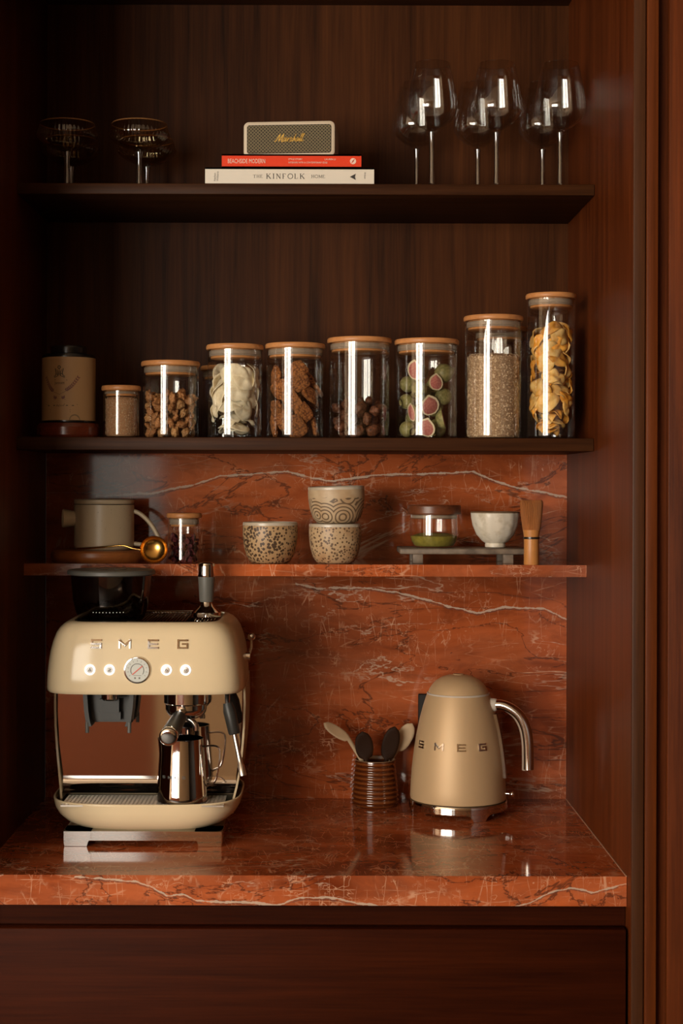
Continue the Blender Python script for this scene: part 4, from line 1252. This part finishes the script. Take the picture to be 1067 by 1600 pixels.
# buttons
icons = {0: [[(-.5, -.4), (0, .6), (.5, -.4), (-.5, -.4)]], 1: [[(-.5, .5), (.3, .5), (.3, -.1), (-.4, -.1), (-.4, -.6), (.5, -.6)], [(.1, -.3), (.6, .2)]], 2: [[(-.5, -.4), (.5, -.4), (.2, .2), (-.2, .5), (-.5, -.4)]], 3: [[(-.6, .1), (.6, .2), (.3, -.4), (-.4, -.4), (-.6, .1)]]}
for i, px in enumerate((141.5, 172, 261, 291)):
    y0 = fy(mx(px, -0.43), 0.29)
    bx_, bz_ = mx(px, y0), mz(1047.5, y0)
    v, f = facing([(0, 0), (0.0088, 0), (0.0088, 0.0018), (0.0080, 0.0026), (0.0062, 0.0026), (0.0060, 0.0018), (0, 0.0018)], 32)
    bt = mesh('push_button', v, f, LEDW, em, True, 40, (bx_, y0 + 0.0006, bz_))
    v, f = facing([(0, 0.0018), (0.0058, 0.0018), (0.0056, 0.0030), (0, 0.0034)], 32)
    mesh('button_cap', v, f, WHITE_R if i < 2 else STEEL_S, bt, True)
    mesh('icon', *join([gstroke([(p[0] * 0.0038, p[1] * 0.0038) for p in s], 0.0008, 0.0004) for s in icons[i]]), INK_L, bt, loc=(0, -0.0034, 0))
# side cheeks
for sx_ in (-1, 1):
    cols = []
    for z, xo, yf_ in ((0.255, 0.1605, -0.303), (0.22, 0.1615, -0.303), (0.18, 0.1605, -0.303), (0.14, 0.1575, -0.304), (0.105, 0.1535, -0.308), (0.080, 0.1490, -0.320), (0.066, 0.1455, -0.335), (0.045, 0.1400, -0.340)):
        cols.append((z, xo, yf_))
    lp = []
    for z, xo, yf_ in cols:
        lp.append([(sx_ * xo, yf_, z), (sx_ * xo, -0.135, z), (sx_ * (xo - 0.0035), -0.135, z), (sx_ * (xo - 0.0035), yf_, z)])
    mesh('side_cheek', *gloft(lp), CREAM, em, True, 50)
# mirror-polished back with a cove at the foot
NB = 10
MY = -0.300
prof = [(MY, 0.250), (MY, 0.200), (MY, 0.150), (MY, 0.0975), (MY, 0.0965)] + [(MY - 0.024 * (1 - math.cos(R(a))), 0.0965 - 0.024 * math.sin(R(a))) for a in range(9, 91, 9)] + [(-0.330, 0.0724)]
V, F = [], []
for y, z in prof:
    for s in range(13):
        u = s / 12 * 2 - 1
        w_ = 0.1555 if z > 0.15 else (0.1525 if z > 0.10 else 0.146)
        V.append((u * w_, y, z))
for i in range(len(prof) - 1):
    for s in range(12):
        p = i * 13 + s
        F.append((p, p + 1, p + 14, p + 13))
bpn = mesh('mirror_back', V, F, STEEL, em, True, 60)
bbox('rear_body', (-0.142, -0.295, 0.030), (0.142, -0.137, 0.250), CREAM, em, 0.004)
# drip tray
TP = [(0.0215, 0.085, 0.098), (0.0235, 0.108, 0.112), (0.0280, 0.1240, 0.1235), (0.0350, 0.1370, 0.1320), (0.0450, 0.1480, 0.1385), (0.0560, 0.1545, 0.1412), (0.0680, 0.1572, 0.1420), (0.0705, 0.1572, 0.1420), (0.0712, 0.1562, 0.1410)]
loops = [sup(a, b, z, YC, 3.6) for z, a, b in TP] + [sup(0.1545, 0.1393, 0.0705, YC, 3.6), sup(0.1535, 0.138, 0.0600, YC, 3.6)]
dt = mesh('drip_tray', *gloft(loops, True, True), CREAM, em, True, 60)
mesh('tray_liner', *gloft([sup(0.1525, 0.137, 0.0604, YC, 3.6), sup(0.1525, 0.137, 0.0640, YC, 3.6)]), BLACKP, dt)
gr = []
gx0, gx1, gy0, gy1 = -0.130, 0.130, -0.412, -0.330
for i in range(41):
    x = gx0 + (gx1 - gx0) * i / 40
    gr.append(gbox((x, (gy0 + gy1) / 2, 0.0675), (0.0035, gy1 - gy0, 0.0022)))
for j in range(9):
    y = gy0 + (gy1 - gy0) * j / 8
    gr.append(gbox((0, y, 0.0675), (gx1 - gx0 + 0.0035, 0.0055, 0.0024)))
mesh('drip_grate', *join(gr), STEEL_S, dt)
# plinth and feet
pl = [sup(a, b, z, YC, 16) for z, a, b in ((0.0085, 0.128, 0.124), (0.0095, 0.129, 0.125), (0.0245, 0.129, 0.125))]
mesh('plinth', *gloft(pl), CHROME, em, True, 40)
for sx_ in (-1, 1):
    for sy_ in (-1, 1):
        lp = []
        for z, x0, x1, d0 in ((0.0005, 0.0905, 0.1285, 0.092), (0.004, 0.0895, 0.1295, 0.090), (0.0085, 0.0880, 0.1298, 0.086), (0.012, 0.0840, 0.1300, 0.080), (0.0245, 0.0840, 0.1300, 0.080)):
            y0, y1 = YC + sy_ * d0, YC + sy_ * 0.1265
            lp.append([(sx_ * x0, y0, z), (sx_ * x1, y0, z), (sx_ * x1, y1 - sy_ * 0.002, z), (sx_ * (x1 - 0.002), y1, z), (sx_ * x0, y1, z)])
        mesh('foot', *gloft(lp), CHROME, em, True, 30)
# bean hopper
hx, hy = mx(174.5, -0.302), -0.302
hz0 = 0.3592; hz1 = mz(903, hy - 0.07)
hop = lathe('bean_hopper', [(0.050, hz0), (0.056, hz0 + 0.004), (0.0605, hz0 + 0.018), (0.0645, hz0 + 0.035), (0.0680, hz1), (0.0668, hz1), (0.0632, hz0 + 0.035), (0.0592, hz0 + 0.018), (0.0548, hz0 + 0.005)], GLASS_D, em, 64, (hx, hy, 0))
lathe('hopper_lid', [(0, hz1 + 0.0002), (0.069, hz1 + 0.0002), (0.0735, hz1 + 0.002), (0.0738, hz1 + 0.007), (0.0715, hz1 + 0.0092), (0.045, hz1 + 0.0098), (0, hz1 + 0.0098)], GREYP, hop, 64)
bbox('lid_slot', (-0.026, -0.012, hz1 + 0.0095), (-0.006, 0.012, hz1 + 0.0104), BLACKP, hop, 0.0004)
bbox('lid_slot', (0.006, -0.012, hz1 + 0.0095), (0.026, 0.012, hz1 + 0.0104), BLACKP, hop, 0.0004)
lathe('hopper_base', [(0, hz0), (0.0535, hz0), (0.0540, hz0 + 0.003), (0, hz0 + 0.004)], BLACKP, hop, 48)
dots = []
for i in range(10):
    a = R(-112 + i * 5.4)
    q = 0.0602
    dots.append(shift(gbox((0, 0, 0), (0.0012, 0.0012, 0.0012)), (q * math.cos(a), q * math.sin(a), hz0 + 0.0165)))
mesh('grind_scale', *join(dots), WHITE_R, hop)
bmesh_bean = lump('coffee_bean', F_BEAN, 2, (1, .7, .5), 0.05, 1.0, 3)
bp = []
me_v = [v_.co.copy() for v_ in bmesh_bean.vertices]; me_f = [tuple(p.vertices) for p in bmesh_bean.polygons]
for (x, y, z, s) in settle(170, 0.0525, 0.0062, 0.030, rng, 12):
    q = Matrix.Rotation(rng.uniform(0, 6), 3, 'Z') @ Matrix.Rotation(rng.uniform(-.8, .8), 3, 'X')
    bp.append(([q @ (p * s) + Vector((x, y, z)) for p in me_v], me_f))
cb = mesh('coffee_beans', *join(bp), F_BEAN, None, True, 180, (XM + hx, hy, ZC + hz0 + 0.004))
tag(cb, 'dark roasted coffee beans in the smoked hopper', 'coffee beans', None, 'stuff')
# steam knob on the right side
kx, ky, kz = 0.163, -0.262, mz(1026, -0.26)
sk = tube('steam_lever', [(kx - 0.006, ky, kz), (kx + 0.004, ky, kz), (kx + 0.0045, ky, kz)], [0.0085, 0.0085, 0.006], CHROME, em, 20)
tube('lever_stem', [(kx + 0.001, ky, kz), (kx + 0.006, ky, kz + 0.016), (kx + 0.0065, ky, kz + 0.030)], 0.0024, CHROME, sk, 12)
v, f = glathe([(0.0068 * math.sin(R(a)), -0.0068 * math.cos(R(a))) for a in range(0, 181, 15)], 24)
mesh('lever_ball', v, f, CHROME, sk, True, 180, (kx + 0.0065, ky, kz + 0.034))
# grinder outlet with fork
yo_ = -0.350
ox = mx(171.5, yo_)
gk = mesh('grinder_fork', *join([gbox((0, 0.022, 0.222), (0.075, 0.018, 0.060)), gbox((0.001, 0.006, 0.221), (0.032, 0.022, 0.022)), gbox((0.001, 0.010, 0.204), (0.036, 0.018, 0.014))]), DKGREY, em, loc=(ox, yo_, 0))
for s in (-1, 1):
    lp = []
    for z, xo in ((0.252, 0.0420), (0.235, 0.0415), (0.215, 0.0400), (0.198, 0.0375), (0.188, 0.0345)):
        lp.append([(s * xo, -0.012, z), (s * xo, 0.030, z), (s * (xo - 0.007), 0.030, z), (s * (xo - 0.007), -0.012, z)])
    mesh('fork_arm', *gloft(lp), DKGREY, gk, True, 40)
    tube('fork_prong', [(s * 0.0350, -0.010, 0.195), (s * 0.0345, -0.010, 0.1775)], 0.0032, GREYP, gk, 10)
lathe('grinder_spout', [(0, 0.2330), (0.0125, 0.2330), (0.0148, 0.2355), (0.0150, 0.2500), (0, 0.2500)], CHROME, em, 32, (ox + 0.005, -0.372, 0))
# group head and portafilter
yh = -0.362
hx_ = mx(292, yh)
lathe('group_head', [(0, 0.2260), (0.034, 0.2260), (0.0365, 0.2285), (0.0365, 0.2500), (0, 0.2500)], CHROME, em, 48, (hx_, yh, 0))
pf = thing_ = bpy.data.objects.new('portafilter', None)
v, f = glathe([(0, 0.2030), (0.020, 0.2030), (0.027, 0.2060), (0.0325, 0.2130), (0.0340, 0.2180), (0.0340, 0.2262), (0, 0.2262)], 48)
bpy.data.objects.remove(pf)
pf = mesh('portafilter', v, f, CHROME, em, True, 40, (hx_, yh, 0))
ex, ey, ez = mx(263.5, -0.525), -0.525, mz(1153, -0.525)
S0 = Vector((mx(286, yh - 0.03) - hx_, -0.030, 0.2165)); S1 = Vector((ex - hx_, ey - yh, ez))
def lp_(u): return S0.lerp(S1, u)
tube('neck', [lp_(0), lp_(.18), lp_(.24)], [0.0085, 0.0075, 0.0100], CHROME, pf, 20)
tube('grip', [lp_(.22), lp_(.25), lp_(.45), lp_(.75), lp_(.86), lp_(.90)], [0.0105, 0.0118, 0.0125, 0.0138, 0.0142, 0.0138], DKGREY, pf, 28)
tube('end_cap', [lp_(.895), lp_(.905), lp_(.975), lp_(.993), lp_(1.0)], [0.0140, 0.0146, 0.0146, 0.0128, 0.0090], CHROME, pf, 28)
for s in (-1, 1):
    tube('coffee_spout', catmull([(0, -0.002, 0.2035), (s * 0.010, -0.004, 0.1985), (s * 0.0165, -0.005, 0.1900), (s * 0.0170, -0.005, 0.1830)], 4), 0.0050, CHROME, pf, 12)
# steam wand
yw_ = -0.360
P0 = (mx(355, yw_), yw_ + 0.02, 0.2450)
a_ = (mx(356, yw_), yw_, mz(1096, yw_)); b_ = (mx(367.5, yw_ - .005), yw_ - .005, mz(1147, yw_)); c_ = (mx(381, yw_ - .02), yw_ - .02, mz(1209, yw_))
sw = tube('steam_wand', [P0, a_, b_, tuple(Vector(b_).lerp(Vector(c_), .6)), tuple(Vector(b_).lerp(Vector(c_), .72)), tuple(Vector(b_).lerp(Vector(c_), .76)), c_], [0.0045, 0.0042, 0.0042, 0.0042, 0.0042, 0.0056, 0.0060], STEEL_S, em, 16)
tube('wand_grip', [tuple(Vector(a_).lerp(Vector(b_), .05)), tuple(Vector(a_).lerp(Vector(b_), .3)), tuple(Vector(a_).lerp(Vector(b_), .95)), b_], [0.0075, 0.0105, 0.0095, 0.0080], DKGREY, sw, 18)
tube('steam_pipe', [(P0[0] - 0.02, P0[1] + 0.02, 0.243), P0, (0.150, P0[1] + 0.006, 0.2440)], 0.0040, CHROME, em, 12)

# milk jug on the drip tray
yj = -0.373
jg = thing('milk_jug', 'polished steel milk jug standing on the drip tray of the coffee machine', 'jug', (PX(285.5, yj), yj, ZC + 0.0690))
rj0 = 40.5 * MM(yj)
Hj = PZ(1158, yj - .03) - (ZC + 0.069)
jp_ = [(0, 0.0), (rj0 - 0.003, 0.0), (rj0 - 0.0006, 0.0015), (rj0, 0.004), (rj0 * .985, 0.012), (rj0 * .93, Hj * .4), (rj0 * .865, Hj * .75), (rj0 * .825, Hj * .97), (rj0 * .83, Hj), (rj0 * .81, Hj), (rj0 * .84, Hj * .75), (rj0 * .90, Hj * .4), (rj0 * .93, 0.006), (0, 0.004)]
def spoutw(a, z):
    d = math.cos(a - PI)   # pouring lip points left
    return 1 + (0.14 * max(0, d) ** 10 * max(0, (z / Hj - .72) / .28) if z > 0 else 0)
lathe('body', jp_, STEEL, jg, 64, wob=spoutw)
def jl(px, py): return (PX(px, yj) - PX(285.5, yj), 0.0, PZ(py, yj) - (ZC + 0.069))
hp = catmull([jl(313, 1172), jl(318, 1167), jl(338, 1166), jl(345, 1175), jl(342, 1205), jl(337, 1222), jl(325, 1229), jl(318, 1240)], 5)
tube('handle', hp, 0.0050, STEEL, jg, 10, 0.32, (0, 1, 0))
for i, ch in enumerate('SMEG'):
    cz = PZ(1209, yj) - (ZC + .069)
    rr = rj0 * (1 - 0.16 * cz / Hj) 
    g = join([gstroke([((p[0] - .5) * 0.0042, cz - 0.002 + p[1] * 0.0034) for p in s], 0.0008, 0.0006) for s in GLYPH[ch]])
    a0 = R(-42 + i * 17)
    vv = [((rr + 0.0003 - p[1]) * math.sin(a0 + p[0] / rr), -(rr + 0.0003 - p[1]) * math.cos(a0 + p[0] / rr), p[2]) for p in g[0]]
    mesh('letter', vv, g[1], GREYP, jg)

# tamper on the warming rack
ytm = -0.285
tm = thing('coffee_tamper', 'grey-handled chrome coffee tamper standing on top of the coffee machine', 'tamper', (PX(323, ytm), ytm, ZC + 0.3638))
Ht = PZ(879, ytm) - (ZC + 0.3638)
lathe('base', [(0, 0), (0.0248, 0), (0.0252, 0.001), (0.0252, 0.0075), (0.0235, 0.0090), (0.0140, 0.0165), (0.0105, 0.0225), (0.0100, 0.0250), (0, 0.0250)], CHROME, tm, 48)
lathe('handle', [(0, 0.0250), (0.0112, 0.0250), (0.0118, 0.0265), (0.0142, Ht * .72), (0.0143, Ht - 0.0245), (0, Ht - 0.0245)], GREYP, tm, 36)
lathe('cap', [(0, Ht - 0.0245), (0.0144, Ht - 0.0245), (0.0146, Ht - 0.022), (0.0146, Ht - 0.006), (0.0135, Ht - 0.002), (0.0105, Ht), (0, Ht + 0.0003)], CHROME, tm, 36)

# ================================================================== KETTLE
yk = -0.130
kt = thing('electric_kettle', 'champagne gold retro electric kettle with a chrome handle and base', 'kettle', (PX(717, yk), yk, ZC), R(-15))
m_ = MM(yk)
def kz_(py, r=0.0): return PZ(py, yk - r) - ZC
body = [(0.0700, 0.0260), (0.0852, 0.0280), (0.0858, 0.0310), (0.0850, 0.050), (0.0832, 0.080), (0.0798, 0.110), (0.0752, 0.140), (0.0690, 0.170), (0.0632, 0.192), (0.0585, 0.207), (0.0560, 0.2135)]
lathe('body', body, GOLD_K, kt, 96)
lathe('lid_ring', [(0.0545, 0.2130), (0.0562, 0.2135), (0.0566, 0.2150), (0.0558, 0.2163), (0.0530, 0.2165)], COLLAR, kt, 80)  # chrome ring; its bright reflection is put into a pale flat colour
ld_ = lathe('lid', [(0.0535, 0.2160), (0.0540, 0.2175), (0.0515, 0.2230), (0.0470, 0.2300), (0.0400, 0.2375), (0.0300, 0.2435), (0.0185, 0.2472), (0.0100, 0.2482), (0, 0.2484)], GOLD_K, kt, 80)
lathe('lid_button', [(0, 0.2480), (0.0095, 0.2480), (0.0100, 0.2488), (0.0092, 0.2496), (0, 0.2498)], GOLD_K, ld_, 32)
def kr(z):
    for (r0, z0), (r1, z1) in zip(body[1:], body[2:]):
        if z0 <= z <= z1: return r0 + (r1 - r0) * (z - z0) / (z1 - z0)
    return 0.08
zl = kz_(1167, 0.07)
for ch, a0 in zip('SMEG', (-46, -15.5, 14, 43)):
    g = join([gstroke([((p[0] - .5) * 0.0128, zl - 0.0052 + p[1] * 0.0104) for p in s], 0.0026, 0.0022) for s in GLYPH[ch]])
    vv = []
    for p in g[0]:
        rr = kr(p[2]) - p[1] - 0.0002; a = R(a0) + p[0] / rr
        vv.append((rr * math.sin(a), -rr * math.cos(a), p[2]))
    mesh('letter', vv, g[1], CHROME, kt)
# base
kb = lathe('power_base', [(0, 0.0110), (0.0860, 0.0110), (0.0885, 0.0130), (0.0885, 0.0230), (0.0872, 0.0262), (0.0700, 0.0268), (0, 0.0268)], CHROME, kt, 96)
for a in (-54, 36, 126, 216):
    lp = []
    for z, hw_, ri in ((0.0005, 0.0115, 0.070), (0.004, 0.0130, 0.069), (0.009, 0.0165, 0.067), (0.0125, 0.026, 0.064), (0.018, 0.028, 0.064)):
        L = []
        for k_ in range(7):
            u = (k_ / 6 * 2 - 1) * hw_ / 0.087 + R(a); L.append((0.0880 * math.cos(u), 0.0880 * math.sin(u), z))
        for k_ in range(6, -1, -1):
            u = (k_ / 6 * 2 - 1) * hw_ / 0.087 + R(a); L.append((ri * math.cos(u), ri * math.sin(u), z))
        lp.append(L)
    mesh('foot', *gloft(lp), CHROME, kb, True, 40)
# handle: from a collar near the lid out and down
def hk(px, py): return ((px - 717) * m_, 0.0, kz_(py))
H0 = hk(766, 1099)
hp = catmull([hk(768, 1099), hk(784, 1098), hk(799, 1103), hk(813, 1114), hk(822, 1131), hk(826, 1152), hk(827, 1175), hk(827, 1196)], 6)
tube('handle', hp, [0.0092 + 0.0002 * 0 for _ in hp], CHROME, kt, 20, 1.15)
tube('handle_collar', [hk(758, 1098), hk(764, 1098.5), hk(776, 1098.5), hk(778, 1098.5)], [0.0115, 0.0120, 0.0115, 0.0095], COLLAR, kt, 24)
hi = [Vector(p) + Vector((-0.0068, 0, -0.0020)) for p in hp[10:]]
tube('handle_insert', hi, 0.0050, SEAL, kt, 12)
# back spine with gauge edge behind the handle
lp = []
for py in (1112, 1130, 1150, 1170, 1190, 1210):
    z = kz_(py); r0 = kr(z)
    lp.append([(r0 - 0.002, -0.010, z), (r0 + 0.0035, -0.008, z), (r0 + 0.0045, 0.0, z), (r0 + 0.0035, 0.008, z), (r0 - 0.002, 0.010, z)])
mesh('water_gauge', *gloft(lp), BLACKP, kt, True, 40)
lp2 = [[(p[0] + 0.0004, p[1] - 0.0030, p[2]) for p in l[:2]] + [(l[1][0] + .0012, l[1][1] - 0.0008, l[1][2])] for l in lp]
mesh('gauge_edge', *gloft(lp2), CHROME, kt, True, 40)
lv = tube('switch_lever', [(0.082, 0.0, kz_(1235)), (0.0945, 0.0, kz_(1235.5))], 0.0022, CHROME, kt, 10)
v, f = glathe([(0.0052 * math.sin(R(a)), -0.0052 * math.cos(R(a))) for a in range(0, 181, 15)], 20)
mesh('lever_ball', v, f, CHROME, lv, True, 180, (0.0972, 0.0, kz_(1235.5)))
# socket on the wall behind
sk_ = bbox('wall_socket', (PX(654, 0), -0.0105, PZ(1155, 0)), (PX(654, 0) + 0.086, -0.0005, PZ(1083, 0)), SOCK, None, 0.002)
tag(sk_, 'black wall socket plate on the marble behind the kettle', 'socket')

# ================================================================== UTENSIL POT
yp = -0.058
pt_ = thing('utensil_pot', 'glossy brown ribbed ceramic pot holding the wooden spoons', 'pot', (PX(587.5, yp), yp, ZC))
mp = MM(yp)
Hp = PZ(1186.5, yp) - ZC
prof = [(0, 0.0), (0.0395, 0.0), (0.0418, 0.003)]
for i in range(64):
    u = i / 63; z = 0.005 + u * (Hp - 0.008)
    prof.append((0.0432 - 0.0060 * u ** 1.6 + 0.0009 * math.sin(2 * PI * z / 0.0085), z))
prof += [(0.0374, Hp), (0.0355, Hp), (0.0350, Hp - 0.003), (0.0375, 0.008), (0, 0.006)]
lathe('body', prof, AMBER, pt_, 72, angle=70)
lathe('rim', [(0.0348, Hp - 0.004), (0.0362, Hp + 0.0004), (0.0374, Hp + 0.0003), (0.0368, Hp + 0.0012), (0.0350, Hp + 0.0010), (0.0340, Hp - 0.004)], plain('worn_rim', (0.22, 0.13, 0.07), 0.35), pt_, 64)

def spoon(name, base, neck, tip, bw_, bt_, hr, mat, label, face=(0, -1, 0)):
    """handle from base to neck, bowl from neck to tip; bowl faces `face`"""
    B, K, T = Vector(base), Vector(neck), Vector(tip)
    secs = []
    for i in range(9):
        u = i / 8; secs.append((B.lerp(K, u), hr, hr * .8, 0))
    for i in range(1, 13):
        u = i / 12
        w = max(hr, bw_ * math.sin(PI * min(1, 0.12 + 0.88 * u)) ** 0.6) if u < .98 else bw_ * .15
        if u > .5: w = bw_ * math.sqrt(max(0.0, 1 - ((u - .5) / .5) ** 2)) if u < 1 else bw_ * .08
        secs.append((K.lerp(T, u), max(w, .0008), bt_ * (1 if u < .97 else .4), 0.35 * bt_ * math.sin(PI * u) * 2))
    V, F = [], []; n = 16
    for i, (c, w, th, dish) in enumerate(secs):
        d = (secs[min(i + 1, len(secs) - 1)][0] - secs[max(i - 1, 0)][0]).normalized()
        fz = Vector(face); fz = (fz - d * fz.dot(d)).normalized(); sd = d.cross(fz)
        for k_ in range(n):
            a = 2 * PI * k_ / n; ca, sa = math.cos(a), math.sin(a)
            V.append(c + sd * (w * ca) + fz * (th * sa - dish * (1 - ca * ca)) )
    for i in range(len(secs) - 1):
        for k_ in range(n):
            j = (k_ + 1) % n
            F.append((i * n + k_, i * n + j, (i + 1) * n + j, (i + 1) * n + k_))
    F.append(tuple(range(n))); F.append(tuple((len(secs) - 1) * n + k_ for k_ in range(n)))
    o = mesh(name, V, F, mat, None, True, 60)
    return tag(o, label, 'spoon', 'wooden spoons in the brown pot')
def up(px, py, y): return (PX(px, y), y, PZ(py, y))
spoon('wooden_spoon', (PX(603, yp), yp - .004, ZC + 0.012), up(546, 1155, -0.072), up(507, 1130, -0.076), 0.0115, 0.0035, 0.0042, SPOON_C, 'cream wooden spoon leaning far out of the brown pot', (0.45, -0.75, 0.5))
spoon('wooden_spoon', (PX(580, yp), yp - .020, ZC + 0.012), up(573, 1186, -0.083), up(567, 1143, -0.086), 0.0165, 0.0035, 0.0045, SPOON_D, 'dark wooden spoon upright at the front of the brown pot')
spoon('wooden_spoon', (PX(592, yp), yp + .010, ZC + 0.012), up(605, 1186, -0.055), up(618, 1135, -0.058), 0.0155, 0.0035, 0.0045, SPOON_D, 'dark wooden spoon leaning towards the kettle')
spoon('wooden_spoon', (PX(580, yp), yp + .024, ZC + 0.012), up(621, 1172, -0.035), up(645, 1130, -0.030), 0.0150, 0.0035, 0.0042, SPOON_C, 'cream wooden spoon at the back of the pot, touching the kettle side')
